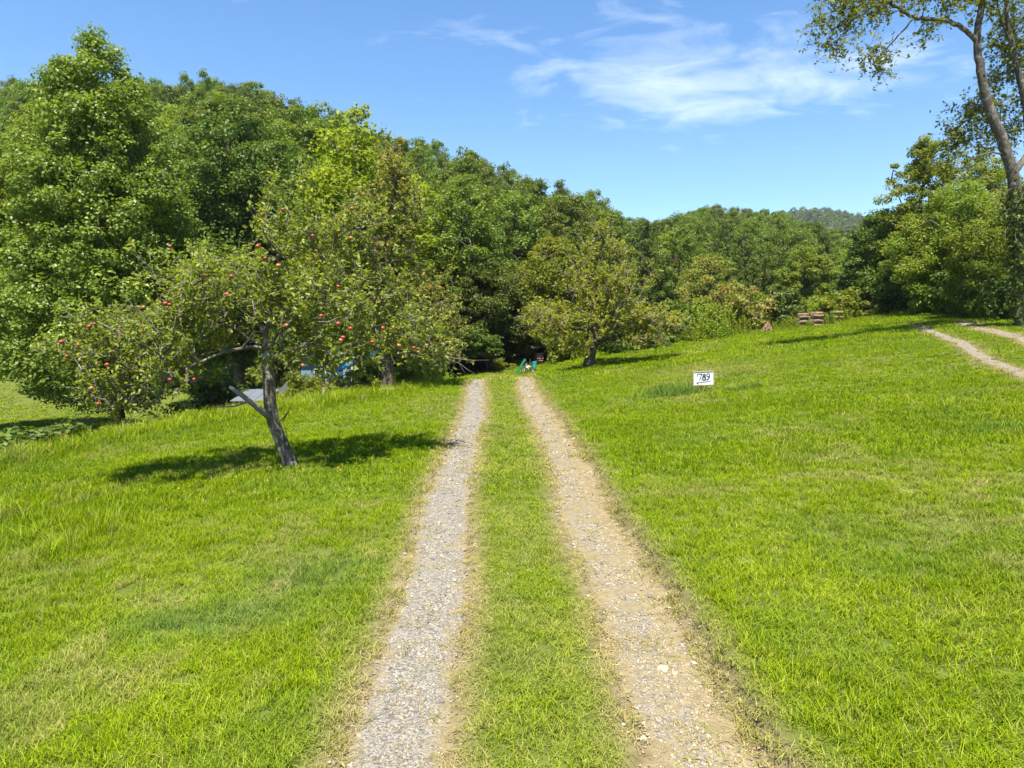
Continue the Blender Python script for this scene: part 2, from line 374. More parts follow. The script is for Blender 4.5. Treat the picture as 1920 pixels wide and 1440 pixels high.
def chains_mesh(name, chains, mat, n=6):
    V = []; Fq = []; b = 0
    for P, r in chains:
        k = n if r.max() > .03 else (5 if r.max() > .015 else 3); m = len(P)
        t = np.gradient(P, axis=0); t = norm(t); up = np.array([.31, .17, .2]); a = norm(np.cross(t, up)); bb = np.cross(t, a)
        an = np.arange(k)*2*math.pi/k
        V.append((P[:, None, :]+r[:, None, None]*(np.cos(an)[None, :, None]*a[:, None, :]+np.sin(an)[None, :, None]*bb[:, None, :])).reshape(-1, 3))
        i = np.arange(m-1)[:, None]*k; j = np.arange(k)[None, :]; j2 = (j+1) % k
        Fq.append((b+np.stack([i+j, i+j2, i+k+j2, i+k+j], -1)).reshape(-1, 4)); b += m*k
    return mesh_np(name, np.concatenate(V), np.concatenate(Fq), None, mat, True)
def twigs(rng, T, dirs, m, length, n_leaf, spread=.8):
    """short twigs at every target with leaves set along them -> chains, leaf centres, normals, tones"""
    ch = []; C = []; Nn = []; tone = []
    for t, d0 in zip(T, dirs):
        tv = rng.random()
        for _ in range(m):
            d = d0*.7+rng.normal(size=3)*spread; d[2] += .25; d /= np.linalg.norm(d); ln = length*rng.uniform(.5, 1.3)
            f = np.linspace(0, 1, 4)[:, None]; side = rng.normal(size=3)*ln*.12
            P = t+d*ln*f+side*np.sin(f*math.pi)+np.array([0, 0, -.10*ln])*f**2; ch.append((P, np.array([.006, .005, .004, .002])))
            k = max(2, int(n_leaf*rng.uniform(.6, 1.3))); fl = rng.uniform(.05, 1.05, k)[:, None]
            p = t+d*ln*fl+side*np.sin(fl*math.pi)+rng.normal(size=(k, 3))*.03
            nn = rng.normal(size=(k, 3))*.75; nn[:, 2] += .75; C.append(p); Nn.append(nn); tone += [tv]*k
    return ch, np.concatenate(C), np.concatenate(Nn), np.array(tone)

def tree_object(name, label, cat, loc, trunk_me, crown_me, group=None, rz=0, scale=1):
    r = thing(name, label, cat, loc, rz, group); r.scale = (scale,)*3 if not hasattr(scale, '__len__') else scale
    if trunk_me: link('trunk', trunk_me, r)
    if crown_me: link('crown', crown_me, r)
    return r
def proto_tree(key, seed, prof, n_cl, n_leaf, cl_r, leaf, mat, bark, base_r=.22, lobes=.16, surf=.3, shape='q', up=.75, flat=.65, lean=(0, 0), **kw):
    rng = np.random.default_rng(seed)
    T = crown_points(rng, n_cl, prof, lobes, surf); top = prof[-1][0]
    T[:, 0] += lean[0]*T[:, 2]/top; T[:, 1] += lean[1]*T[:, 2]/top
    R = cl_r*rng.uniform(.6, 1.35, n_cl)
    C, Nn, tone = clump_leaves(rng, T, R, n_leaf, flat, up)
    cm = leaves_mesh(key+'_crown', C, Nn, leaf, rng, mat, shape, var=np.clip(.55*rng.random(len(C))+.45*tone, 0, 1))
    tr = [np.array([rng.normal()*.12*(i > 0)+lean[0]*f, rng.normal()*.12*(i > 0)+lean[1]*f, f*top*.86-.3*(i == 0)]) for i, f in enumerate(np.linspace(0, 1, 9))]
    ch = skeleton(rng, tr, T[rng.permutation(n_cl)[:min(n_cl, kw.get('nb', 60))]], seg=1.0, base_r=base_r, tip=.02, power=.62)
    return chains_mesh(key+'_trunk', ch, bark), cm

# forest tree kinds (about 20 m)
FP = []
for i, (prof, mk, bk) in enumerate([
    ([(3, .6), (5, 2.8), (9, 4.6), (13, 4.4), (17, 3.0), (20, .6)], 'forest', 'grey'),
    ([(2, .8), (5, 3.4), (8, 4.8), (12, 4.9), (15, 3.6), (17.5, .9)], 'forest', 'brown'),
    ([(4, .5), (7, 2.4), (12, 3.6), (17, 3.0), (20, 1.8), (22.5, .4)], 'forest', 'grey'),
    ([(2, 1.0), (5, 4.0), (8, 5.2), (11, 4.6), (14, 2.6), (15.5, .6)], 'bright', 'brown'),
    ([(2, .9), (6, 3.6), (10, 4.2), (14, 3.4), (18, 1.9), (21, .3)], 'dark', 'brown'),
    ([(3, .8), (6, 3.0), (11, 4.4), (15, 4.2), (18, 2.7), (19.5, .7)], 'forest', 'grey')]):
    FP.append(proto_tree('forest_tree', 100+i, prof, 260, 92, .85, .26, LEAF[mk], BARK[bk], .24, lobes=.13, surf=.3))

# ------------------------------------------------------------------ grass and gravel scatter
def scatter(name, label, cat, pts, protos, mat_attrs, kind='stuff'):
    """pts: array of columns x,y,z,sx,sz,rot,tilt,idx + named float attributes; instances of protos on them"""
    hid = bpy.data.collections.new(name+'_pieces')
    for k, me in enumerate(protos): hid.objects.link(bpy.data.objects.new('%s_piece_%02d' % (name, k), me))
    me = bpy.data.meshes.new(name); me.vertices.add(len(pts['p'])); me.vertices.foreach_set('co', np.asarray(pts['p'], np.float32).ravel())
    def fa(n, v, typ='FLOAT', key='value'):
        a = me.attributes.new(n, typ, 'POINT'); a.data.foreach_set(key, np.ascontiguousarray(v).ravel())
    fa('scl', np.asarray(pts['s'], np.float32), 'FLOAT_VECTOR', 'vector'); fa('rot', np.asarray(pts['r'], np.float32), 'FLOAT_VECTOR', 'vector')
    fa('idx', np.asarray(pts['i'], np.int32), 'INT')
    for k, v in mat_attrs.items(): fa(k, np.asarray(v, np.float32))
    o = link(name, me); tag(o, label, cat, kind=kind)
    ng = bpy.data.node_groups.new(name+'_nodes', 'GeometryNodeTree')
    ng.interface.new_socket('Geometry', in_out='INPUT', socket_type='NodeSocketGeometry'); ng.interface.new_socket('Geometry', in_out='OUTPUT', socket_type='NodeSocketGeometry')
    gi = ng.nodes.new('NodeGroupInput'); go = ng.nodes.new('NodeGroupOutput'); ip = ng.nodes.new('GeometryNodeInstanceOnPoints')
    ci = ng.nodes.new('GeometryNodeCollectionInfo'); ci.inputs['Collection'].default_value = hid; ci.inputs['Separate Children'].default_value = True; ci.inputs['Reset Children'].default_value = True
    def na(n, typ):
        a = ng.nodes.new('GeometryNodeInputNamedAttribute'); a.data_type = typ; a.inputs['Name'].default_value = n; return a.outputs['Attribute']
    e2r = ng.nodes.new('FunctionNodeEulerToRotation'); ng.links.new(na('rot', 'FLOAT_VECTOR'), e2r.inputs[0])
    ng.links.new(gi.outputs[0], ip.inputs['Points']); ng.links.new(ci.outputs[0], ip.inputs['Instance']); ip.inputs['Pick Instance'].default_value = True
    ng.links.new(na('idx', 'INT'), ip.inputs['Instance Index']); ng.links.new(e2r.outputs[0], ip.inputs['Rotation']); ng.links.new(na('scl', 'FLOAT_VECTOR'), ip.inputs['Scale'])
    ng.links.new(ip.outputs[0], go.inputs[0])
    md = o.modifiers.new('scatter', 'NODES'); md.node_group = ng
    return o
def m_grass():
    m, nt = newmat('grass_blade')
    v = attr(nt, 'var'); hgt = attr(nt, 'hgt'); dry = attr(nt, 'dry', 'INSTANCER'); blue = attr(nt, 'blue', 'INSTANCER')
    g = ramp(nt, v, [(0, (.065, .115, .002)), (.5, (.168, .258, .004)), (.90, (.285, .37, .008)), (1, (.41, .41, .06))])
    d = ramp(nt, v, [(0, (.21, .185, .05)), (.5, (.37, .29, .11)), (1, (.50, .40, .20))])
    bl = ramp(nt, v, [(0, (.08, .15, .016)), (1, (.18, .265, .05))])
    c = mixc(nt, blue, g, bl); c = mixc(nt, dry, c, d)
    big = ramp(nt, noise(nt, .55, 4, .6), [(.32, (.80, .84, .8)), (.68, (1.12, 1.08, 1.1))])
    c = mixc(nt, 1., c, big, 'MULTIPLY')
    b = N(nt, 'ShaderNodeBsdfPrincipled', Roughness=.55); b.inputs['Specular IOR Level'].default_value = .02; L(nt, c, b.inputs['Base Color'])
    t = N(nt, 'ShaderNodeBsdfTranslucent'); L(nt, c, t.inputs[0])
    mx = N(nt, 'ShaderNodeMixShader'); mx.inputs[0].default_value = .30; L(nt, b.outputs[0], mx.inputs[1]); L(nt, t.outputs[0], mx.inputs[2])
    L(nt, mx.outputs[0], N(nt, 'ShaderNodeOutputMaterial').inputs[0]); return m
MG = m_grass()
def tuft(seed, n, rad, h, wd, bend=.5, segs=2):
    rng = np.random.default_rng(seed); V = []; Fc = []; var = []; hg = []
    for _ in range(n):
        a = rng.random()*6.283; r = rad*math.sqrt(rng.random()); p = np.array([r*math.cos(a), r*math.sin(a), -.01])
        d = rng.random()*6.283; dv = np.array([math.cos(d), math.sin(d), 0]); sv = np.array([-dv[1], dv[0], 0])
        hh = h*rng.uniform(.5, 1.25); bd = bend*rng.uniform(.2, 1.5)*hh; ww = wd*rng.uniform(.7, 1.3); b = len(V); x = rng.random()
        for s in range(segs+1):
            f = s/segs; c = p+np.array([0, 0, hh*(f-.22*bend*f*f)])+dv*bd*f*f; wv = ww*(1-f**1.6)*.5+.0004
            V += [c-sv*wv, c+sv*wv]; var += [x, x]; hg += [f, f]
        for s in range(segs): Fc += [(b+2*s, b+2*s+1, b+2*s+3, b+2*s+2)]
    return mesh_np('grass_tuft', np.array(V), np.array(Fc), {'var': var, 'hgt': hg}, MG)
TUFT = [tuft(i, 26, .08, .066, .0048, 1.0, 3) for i in range(5)]+[tuft(20+i, 38, .14, .078, .0085, .95) for i in range(5)]+[tuft(40+i, 48, .28, .095, .018, .8, 2) for i in range(4)] \
    + [tuft(60+i, 20, .09, .26, .007, .55, 3) for i in range(4)]
rng = np.random.default_rng(7)
def band(y0, y1, dens, kind):
    """random points in the wedge of ground in view (with a margin) between two distances"""
    wmax = .95*y1+1.5; n = int(dens*2*wmax*(y1-y0)); x = rng.uniform(-wmax, wmax, n); y = rng.uniform(y0, y1, n)
    k = np.abs(x) < .93*y+1.6; x, y = x[k], y[k]
    return x, y, np.full(len(x), kind)
bands = [band(1.8, 6.5, 300, 0), band(6.5, 10, 200, 0), band(10, 17, 85, 1), band(17, 27, 46, 1), band(27, 46, 20, 2)]
X = np.concatenate([b[0] for b in bands]); Y = np.concatenate([b[1] for b in bands]); K = np.concatenate([b[2] for b in bands])
nl = 9000; fx = rng.uniform(-62, -11.5, nl); fy = rng.uniform(22, 70, nl); fk = (-fx/fy > .36) & (-fx/fy < .95)
X = np.concatenate([X, fx[fk]]); Y = np.concatenate([Y, fy[fk]]); K = np.concatenate([K, np.full(fk.sum(), 2)])
low = np.concatenate([np.zeros(len(X)-fk.sum(), bool), np.ones(fk.sum(), bool)])
te = track_edge(X, Y); re = road_edge(X, Y)
keep_p = np.clip((te+.13)/.30, .0, 1)**1.3+.62*sstep((vnoise(X, Y, 4, 9)*.6+vnoise(X, Y, 13, 19)*.4-.46)/.12)*np.clip(1+te/.28, .3, 1)
keep_p = np.minimum(keep_p, np.clip((re+.10)/.30, .16, 1))
s_edge = (Y-np.interp(X, EX, EY))*np.where(X < -5, .62, 1)
keep_p *= np.where((X < -2) & (s_edge > 2.8) & ~low, 0, 1)*np.where(low & (s_edge < 6), 0, 1)*np.where((X > 4) & (Y > 43.5), 0, 1)
patch = sstep((vnoise(X, Y, .55, 31)*.6+vnoise(X, Y, 2.3, 32)*.4-.66)/.12)
keep_p *= 1-.15*patch
k = rng.random(len(X)) < keep_p; X, Y, K, te, re, patch, s_edge, low = (a[k] for a in (X, Y, K, te, re, patch, s_edge, low)); s_edge = np.where(low, -9, s_edge)
n = len(X)
dry = np.clip(.95-np.minimum(te, re)/.30, 0, 1)*rng.uniform(.45, 1.1, n)+.55*patch*rng.random(n)+(rng.random(n) < .035)*.5
mid = (X > TR[0][0]+.1) & (X < TR[1][0]-.1); dry = dry+mid*(.05+.28*rng.random(n)*(vnoise(X, Y, 3, 8) > .48))
dryspot = np.exp(-(((X-7.6)/1.6)**2+((Y-24.5)/2.2)**2)); dry = dry+dryspot*rng.random(n)*.9
dry = np.clip(dry, 0, 1)
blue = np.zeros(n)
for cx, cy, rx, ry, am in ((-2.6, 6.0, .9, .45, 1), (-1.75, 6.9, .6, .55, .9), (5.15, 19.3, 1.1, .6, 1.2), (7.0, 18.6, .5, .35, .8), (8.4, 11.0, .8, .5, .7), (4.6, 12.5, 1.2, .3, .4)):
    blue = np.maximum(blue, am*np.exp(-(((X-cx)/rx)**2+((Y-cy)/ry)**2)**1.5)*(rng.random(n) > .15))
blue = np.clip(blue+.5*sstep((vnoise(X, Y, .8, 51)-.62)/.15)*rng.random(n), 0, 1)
tall = sstep((s_edge+4.5)/4)*(X < -2.2)+.7*np.exp(-(((X+7.5)/4)**2+((Y-9)/5)**2))*(X < -3.4)
tall = tall+np.where(Y > 15, 1.0, .22)*(blue > .5)+sstep((Y-38)/4)*(X > 4)*.8
tall = np.where(te < .4, 0, tall)
hs_ = rng.uniform(.75, 1.25, n)*(1+.9*np.clip(tall, 0, 1.7))*np.where(te < .0, .6, np.where(te < .25, .6, 1))*(.62+.5*vnoise(X, Y, 1.7, 77)+.45*vnoise(X, Y, 5.5, 78))*np.where(mid, .72, 1)
wsc = rng.uniform(.85, 1.2, n)
nv = np.array([5, 5, 4])[K.astype(int)]; off = np.array([0, 5, 10])[K.astype(int)]
idx = off+(rng.random(n)*nv).astype(int)
lt = (rng.random(n) < np.clip(tall-.45, 0, .6)); idx = np.where(lt, 14+(rng.random(n)*4).astype(int), idx); hs_ = np.where(lt, hs_*.62, hs_)
wsc = np.where(lt & (Y > 14), wsc*1.5, wsc); wsc = np.where(low, wsc*1.7, wsc)
Z = H(X, Y)
scatter('lawn_grass', 'bright green mown grass on the lawns and between the wheel tracks', 'grass',
        dict(p=np.column_stack([X, Y, Z]), s=np.column_stack([wsc, wsc, hs_]), r=np.column_stack([rng.normal(0, .12, n), rng.normal(0, .12, n), rng.uniform(0, 6.28, n)]), i=idx),
        TUFT, {'dry': dry, 'blue': blue})

def m_stone():
    m, nt = newmat('gravel_stone'); b = pbsdf(nt, Roughness=.85)
    t = attr(nt, 'tone', 'INSTANCER'); wv = attr(nt, 'warm', 'INSTANCER')
    c = mixc(nt, wv, ramp(nt, t, [(0, (.095, .09, .078)), (.6, (.19, .177, .15)), (1, (.33, .305, .255))]), ramp(nt, t, [(0, (.19, .14, .075)), (1, (.37, .29, .18))]))
    L(nt, c, b.inputs['Base Color']); return m
MS = m_stone()
def stone(seed, mat=None, sub=0):
    import bmesh
    bm = bmesh.new(); bmesh.ops.create_icosphere(bm, subdivisions=1+sub, radius=1); r = random.Random(seed)
    ph = [r.random()*6 for _ in range(6)]
    for v in bm.verts:
        c = v.co; f = 1+.22*math.sin(2.3*c.x+ph[0])*math.cos(2.9*c.y+ph[1])+.18*math.sin(3.1*c.z+ph[2]+c.x)+r.uniform(-.08, .08); v.co = Vector((c.x*f, c.y*f*.8, c.z*f*.6))
    me = bpy.data.meshes.new('stone'); bm.to_mesh(me); bm.free(); me.materials.append(mat or MS); return me
def stones():
    P = []
    for i, (c, hw) in enumerate(TR):
        for y0, y1, dn, sz in ((2, 6, 3200, .0058), (6, 11, 1300, .008), (11, 22, 420, .012), (22, 33, 130, .018)):
            n = int((y1-y0)*2*hw*dn); y = rng.uniform(y0, y1, n); u = rng.normal(0, .52, n); k = np.abs(u) < 1.15; y, u = y[k], u[k]
            x = c+wander(y, i)+u*hw; ok = (vnoise(x, y, 3.2, 60+i)*.5+vnoise(x, y, 9, 61)*.5) > .40
            x, y, u = x[ok], y[ok], u[ok]
            warm = np.clip((rng.random(len(x)) < (.32 if i == 0 else .5+.4*np.clip(u, 0, 1)))*1., 0, 1)
            s = sz*rng.lognormal(0, .42, len(x)); P.append(np.column_stack([x, y, s, warm]))
    for p, hw in RD:
        n = 500; a = rng.uniform(-10, 17, n); u = rng.normal(0, .5, n)
        x = p[0]+RDIR[0]*a+RNRM[0]*(u*hw-.10*np.sin(a*.5)); y = p[1]+RDIR[1]*a+RNRM[1]*(u*hw-.10*np.sin(a*.5)); P.append(np.column_stack([x, y, .022*rng.lognormal(0, .4, n), rng.random(n) < .1]))
    P = np.concatenate(P); n = len(P); z = H(P[:, 0], P[:, 1])+.010+P[:, 2]*.2
    scatter('gravel', 'loose pale grey gravel and stones along the wheel tracks', 'gravel',
            dict(p=np.column_stack([P[:, 0], P[:, 1], z]), s=np.repeat(P[:, 2:3], 3, 1)*rng.uniform(.8, 1.2, (n, 3)), r=rng.uniform(0, 6.28, (n, 3))*[.1, .1, 1], i=(rng.random(n)*5).astype(int)),
            [stone(i) for i in range(5)], {'tone': rng.random(n)**.8, 'warm': P[:, 3]})
stones()
def plain(name, c, rough=.7, var=.15, sc_=6, spec=.3, metal=0):
    m, nt = newmat(name); b = pbsdf(nt, Roughness=rough, Metallic=metal); b.inputs['Specular IOR Level'].default_value = spec
    a = tuple(x*(1-var) for x in c); d_ = tuple(min(1, x*(1+var)) for x in c)
    n = noise(nt, sc_, 5, .65, obj=True); L(nt, ramp(nt, n, [(.3, a), (.7, d_)]), b.inputs['Base Color']); bumped(nt, b, n, .25, .01); return m
M_pale = plain('pale_stone', (.36, .30, .20), .85, .12, 12)
def lone_stone(px_, py_, Y, r, seed, label):
    p = at(px_, py_, Y); o = link('stone', stone(seed, M_pale, 0), None, (p.x, p.y, Hs(p.x, p.y)+r*.25), (0, 0, seed)); o.scale = (r,)*3; tag(o, label, 'stone')
lone_stone(1242, 1278, 4.84, .052, 3, 'large pale cream stone in the right wheel track near the camera')
lone_stone(1205, 1420, 4.0, .04, 5, 'small pale cream stone at the bottom edge beside the right wheel track')
lone_stone(1300, 1265, 4.9, .035, 8, 'small tan stone just right of the large pale stone')

# ------------------------------------------------------------------ orchard trees
def targets_in(rng, ells, n, surf=.45):
    """points in a union of ellipsoids (cx,cy,cz,rx,ry,rz,weight)"""
    w_ = np.array([e[6] for e in ells]); w_ = w_/w_.sum(); T = []
    for e, q in zip(ells, w_):
        m = int(round(n*q)); U = norm(rng.normal(size=(m, 3))); T.append(np.array(e[:3])+U*(rng.random(m)**surf)[:, None]*np.array(e[3:6]))
    return np.concatenate(T)
def fruit_tree(name, label, base, trunk, ells, n_t, mat, bark, leaf, seed, base_r, m_twig, n_leaf, twig_len, dead=0, cat='tree', shape='o', minz=.5, seg=.4, free=None, limbs=(), rcap=9.):
    rng = np.random.default_rng(seed); T = targets_in(rng, ells, n_t); T = T[T[:, 2] > minz]
    ch = skeleton(rng, trunk, T, seg=seg, base_r=base_r, tip=.006, wig=.14, power=.52, free=free, limbs=limbs, rcap=rcap)
    D = norm(T-np.array([0, 0, trunk[-1][2]])); t_ch, C, Nn, tone = twigs(rng, T, D, m_twig, twig_len, n_leaf)
    r = thing(name, label, cat, base)
    link('trunk', chains_mesh(name+'_trunk', [c for c in ch if c[1].max() > .0], bark, 8), r)
    tag(link('twigs', chains_mesh(name+'_twigs', t_ch, BARK['dead'], 3), r), kind='stuff')
    link('crown', leaves_mesh(name+'_crown', C, Nn, leaf, rng, mat, shape, var=np.clip(.7*rng.random(len(C))+.3*tone, 0, 1)), r)
    if dead:
        dch = []
        for t in T[rng.permutation(len(T))[:dead]]:
            d0 = norm((t-np.array([0, 0, trunk[-1][2]]))[None])[0]
            for _ in range(4):
                d = d0+rng.normal(size=3)*.6; d /= np.linalg.norm(d); ln = rng.uniform(.4, 1.1); f = np.linspace(0, 1, 5)[:, None]
                dch.append((t+d*ln*f+rng.normal(size=(5, 3))*.04, np.array([.011, .009, .007, .005, .002])))
        tag(link('dead_branches', chains_mesh(name+'_dead', dch, BARK['dead'], 4), r), kind='stuff')
    return r, T, C
gp = lambda x, y: (x, y, Hs(x, y))
# front apple tree: trunk leans left out of the turf and forks at about 2 m
b = at(540, 868, 12.9); A0 = (b.x, b.y, Hs(b.x, b.y))
def rel(px_, py_, Y, o): p = at(px_, py_, Y); return np.array([p.x-o[0], p.y-o[1], p.z-o[2]])
trunkA = [rel(548, 880, 12.9, A0), rel(541, 858, 12.9, A0), rel(527, 828, 12.9, A0), rel(512, 790, 12.85, A0), rel(506, 755, 12.8, A0), rel(505, 715, 12.8, A0), rel(503, 680, 12.8, A0), rel(500, 655, 12.8, A0), rel(498, 630, 12.8, A0)]
trunkA[0][2] -= .12
def ell(px_, py_, Y, rx, ry, rz, wgt, o): c = rel(px_, py_, Y, o); return (*c, rx, ry, rz, wgt)
eA = [ell(500, 565, 12.8, 1.9, 1.9, .75, 1.3, A0), ell(330, 620, 12.7, 1.4, 1.7, .75, 1.2, A0), ell(205, 650, 12.8, .85, 1.2, .6, .6, A0), ell(230, 730, 12.5, .5, .8, .42, .3, A0), ell(340, 715, 12.4, .9, 1.1, .33, .25, A0),
      ell(660, 580, 13.1, 1.2, 1.6, .85, .9, A0), ell(780, 640, 13.2, .8, 1.0, .5, .5, A0), ell(560, 440, 12.9, 1.1, 1.2, .6, .5, A0), ell(540, 360, 12.9, .4, .5, .6, .10, A0), ell(655, 440, 12.9, .75, .9, .5, .25, A0), ell(400, 520, 12.8, 1.2, 1.3, .6, .55, A0), ell(600, 665, 12.6, 1.0, 1.0, .33, .4, A0)]
def dense(P, n_=3):
    P = np.array(P); t = np.arange(len(P)); tt = np.linspace(0, len(P)-1, (len(P)-1)*n_+1); return np.column_stack([np.interp(tt, t, P[:, i]) for i in range(3)])[1:]
RA_ = lambda x, y, Y=12.8: rel(x, y, Y, A0)
LA = [(7, dense([trunkA[7], RA_(476, 640), RA_(440, 616), RA_(390, 600, 12.7), RA_(320, 600, 12.6), RA_(250, 630, 12.6)])), (6, dense([trunkA[6], RA_(532, 656, 12.7), RA_(580, 648, 12.6), RA_(640, 622, 12.6), RA_(710, 610, 12.7)])),
      (8, dense([trunkA[8], RA_(506, 590), RA_(515, 530, 12.9), RA_(530, 450, 12.9), RA_(545, 380, 12.9)])), (8, dense([trunkA[8], RA_(478, 590, 13.0), RA_(450, 540, 13.1), RA_(420, 490, 13.1)])), (7, dense([trunkA[7], RA_(520, 630, 13.2), RA_(570, 580, 13.6), RA_(620, 500, 13.7)])), (7, dense([trunkA[7], RA_(470, 650, 12.3), RA_(420, 660, 11.9), RA_(350, 690, 11.8)]))]
appleA, TA, CA = fruit_tree('apple_tree', 'leaning apple tree with red apples on the left lawn beside the drive', A0, trunkA, eA, 430, LEAF['apple'], BARK['apple'], .088, 11, .115, 6, 11, .46, dead=6, minz=.55, free=8, limbs=LA, rcap=.042)
# broken low limb and basal suckers
lim = MB(); lim.tube([trunkA[3]+Vector((.0, -.05, .05)), rel(480, 762, 12.5, A0), rel(455, 742, 12.3, A0), rel(430, 725, 12.2, A0)], [.07, .055, .045, .03], 8)
lim.tube([rel(470, 752, 12.4, A0), rel(440, 762, 12.3, A0), rel(405, 764, 12.2, A0)], [.02, .015, .006], 5)
lim.build('broken_limb', BARK['dead'], appleA, smooth=True)
sk = MB()
for px_, py_, px2, py2 in ((530, 790, 548, 755), (548, 865, 541, 830), (543, 862, 533, 795), (520, 795, 545, 765)): sk.tube([rel(px_, py_, 12.85, A0), rel((px_+px2)/2+2, (py_+py2)/2, 12.82, A0), rel(px2, py2, 12.8, A0)], [.012, .009, .004], 5)
sk.build('suckers', BARK['brown'], appleA)
def m_apple(name, c1, c2):
    m, nt = newmat(name); b_ = pbsdf(nt, Roughness=.35); n = noise(nt, 14, 3, .5, obj=True); L(nt, ramp(nt, n, [(.38, c1), (.66, c2)]), b_.inputs['Base Color']); return m
MA = [m_apple('apple_red', (.27, .02, .018), (.36, .08, .035)), m_apple('apple_orange', (.33, .06, .028), (.42, .22, .07))]
def apple_mesh(m):
    import bmesh
    bm = bmesh.new(); bmesh.ops.create_uvsphere(bm, u_segments=10, v_segments=8, radius=1)
    for v in bm.verts:
        r = math.hypot(v.co.x, v.co.y); v.co.z = v.co.z*.92-(.25*(1-r)**2 if v.co.z > 0 else -.12*(1-r)**2); v.co.x *= 1+.08*v.co.z; v.co.y *= 1+.08*v.co.z
    me = bpy.data.meshes.new('apple'); bm.to_mesh(me); bm.free(); me.materials.append(m); me.polygons.foreach_set('use_smooth', np.ones(len(me.polygons), bool)); return me
AM = [apple_mesh(m) for m in MA]
APX = [(319, 462), (383, 516), (342, 543), (269, 576), (310, 569), (318, 571), (223, 625), (269, 621), (178, 607), (167, 612), (115, 641), (147, 646), (201, 684), (318, 712), (364, 711), (171, 728), (184, 757), (212, 660), (125, 668),
       (491, 402), (530, 393), (484, 460), (497, 484), (586, 442), (660, 391), (658, 446), (634, 537), (602, 592), (537, 610), (634, 607), (657, 616), (643, 633), (639, 638), (698, 641), (718, 615), (737, 614), (748, 648), (776, 652), (784, 660), (425, 552), (569, 585), (568, 685), (522, 498), (434, 518), (426, 552), (483, 462)]
rr = random.Random(4)
for k, (ax, ay) in enumerate(APX):
    q = rel(ax, ay, 12.8, A0); # hang each apple at the front of the foliage along its own line of sight
    dl = np.linalg.norm(np.column_stack([CA[:, 0]-q[0], (CA[:, 1]-q[1])*.0, CA[:, 2]-q[2]]), axis=1); near_ = CA[dl < .25]
    yf = np.percentile(near_[:, 1], 4) if len(near_) > 6 else -1.0
    p = rel(ax, ay, max(10.6, 12.85+yf-.08), A0)
    o = link('apple', AM[0 if rr.random() < .6 else 1], appleA, tuple(p), (rr.uniform(-.4, .4), rr.uniform(-.4, .4), rr.random()*6)); o.scale = (rr.uniform(.030, .042),)*3

# second apple tree, right of the drive: sparse, yellowing, many dead twigs
b = at(1104, 688, 31.5); B0 = gp(b.x, b.y)
trunkB = [rel(1102, 694, 31.5, B0), rel(1104, 680, 31.5, B0), rel(1108, 665, 31.5, B0), rel(1112, 648, 31.5, B0), rel(1118, 630, 31.5, B0), rel(1115, 605, 31.5, B0)]
trunkB[0][2] -= .3
eB = [ell(1120, 590, 31.0, 2.7, 2.3, .9, 1.4, B0), ell(1040, 600, 31.0, 1.3, 1.5, .8, .7, B0), ell(1225, 600, 31.0, 1.5, 1.5, .6, .7, B0), ell(1130, 525, 31.3, 2.3, 2.0, .8, .9, B0), ell(1125, 475, 31.6, 1.4, 1.2, .55, .3, B0), ell(1130, 440, 31.6, .5, .5, .4, .08, B0), ell(1080, 640, 31.0, 1.3, 1.4, .28, .3, B0), ell(1190, 635, 31.0, 1.3, 1.4, .28, .3, B0)]
fruit_tree('apple_tree', 'yellowing old apple tree full of bare twigs on the right bank', B0, trunkB, eB, 330, LEAF['olive'], BARK['brown'], .13, 12, .22, 6, 11, .5, dead=120, minz=.9)
# tall rusty pear tree behind the front apple
b = at(727, 728, 27); C0 = gp(b.x, b.y)
trunkC = [np.array([0, 0, -.4]), np.array([.03, 0, .6]), np.array([.0, 0, 1.4]), np.array([-.1, 0, 2.2]), np.array([0, 0, 3.2]), np.array([.1, 0, 4.6]), np.array([.1, 0, 6.2])]
eC = [ell(740, 560, 27, 2.3, 2.2, 1.6, 1.3, C0), ell(790, 600, 26.8, 1.4, 1.6, 1.5, .8, C0), ell(720, 420, 27, 1.7, 1.7, 1.6, 1, C0), ell(735, 320, 27, .8, .9, 1.2, .35, C0), ell(640, 520, 27, 1.6, 1.6, 1.8, .8, C0), ell(830, 660, 26.6, .8, .9, .5, .2, C0)]
fruit_tree('pear_tree', 'tall rusty green pear tree behind the front apple tree', C0, trunkC, eC, 420, LEAF['rusty'], BARK['brown'], .14, 13, .24, 6, 10, .55, dead=30, minz=1.5)
# bright tree further back whose trunk stands in front of the blue tarp
b = at(675, 735, 29); D0 = gp(b.x, b.y)
pp = proto_tree('maple_tree', 55, [(2.2, .6), (4, 2.2), (6.5, 3.0), (9, 2.4), (11, 1.2), (12, .3)], 110, 120, .75, .19, LEAF['bright'], BARK['grey'], .27)
tree_object('maple_tree', 'bright green maple rising behind the pear tree', 'tree', D0, *pp)

# ------------------------------------------------------------------ big trees on the left
def big_tree(name, label, px_, py_top, Y, seed, prof, n_cl, n_leaf, cl_r, leaf, mat, bark, base_r=.3, **kw):
    p = at(px_, 600, Y); z = Hs(p.x, Y); top = at(px_, py_top, Y).z-z; s = top/prof[-1][0]
    me = proto_tree(name, seed, [(h*s, r) for h, r in prof], int(n_cl*1.9), int(n_leaf*1.2), cl_r*.78, leaf*.66, mat, bark, base_r, **kw)
    return tree_object(name, label, 'tree', (p.x, Y, z), *me)
big_tree('tulip_poplar', 'tall conical tulip poplar, largest tree at the left', 205, 62, 29, 21,
         [(2.6, 1.5), (4.0, 4.2), (7.7, 4.0), (11.2, 3.15), (14.5, 2.25), (16.4, 1.45), (17.6, .6), (18.2, .15)], 640, 120, .74, .20, LEAF['poplar'], BARK['brown'], .30, lobes=.04, surf=.42, nb=70)
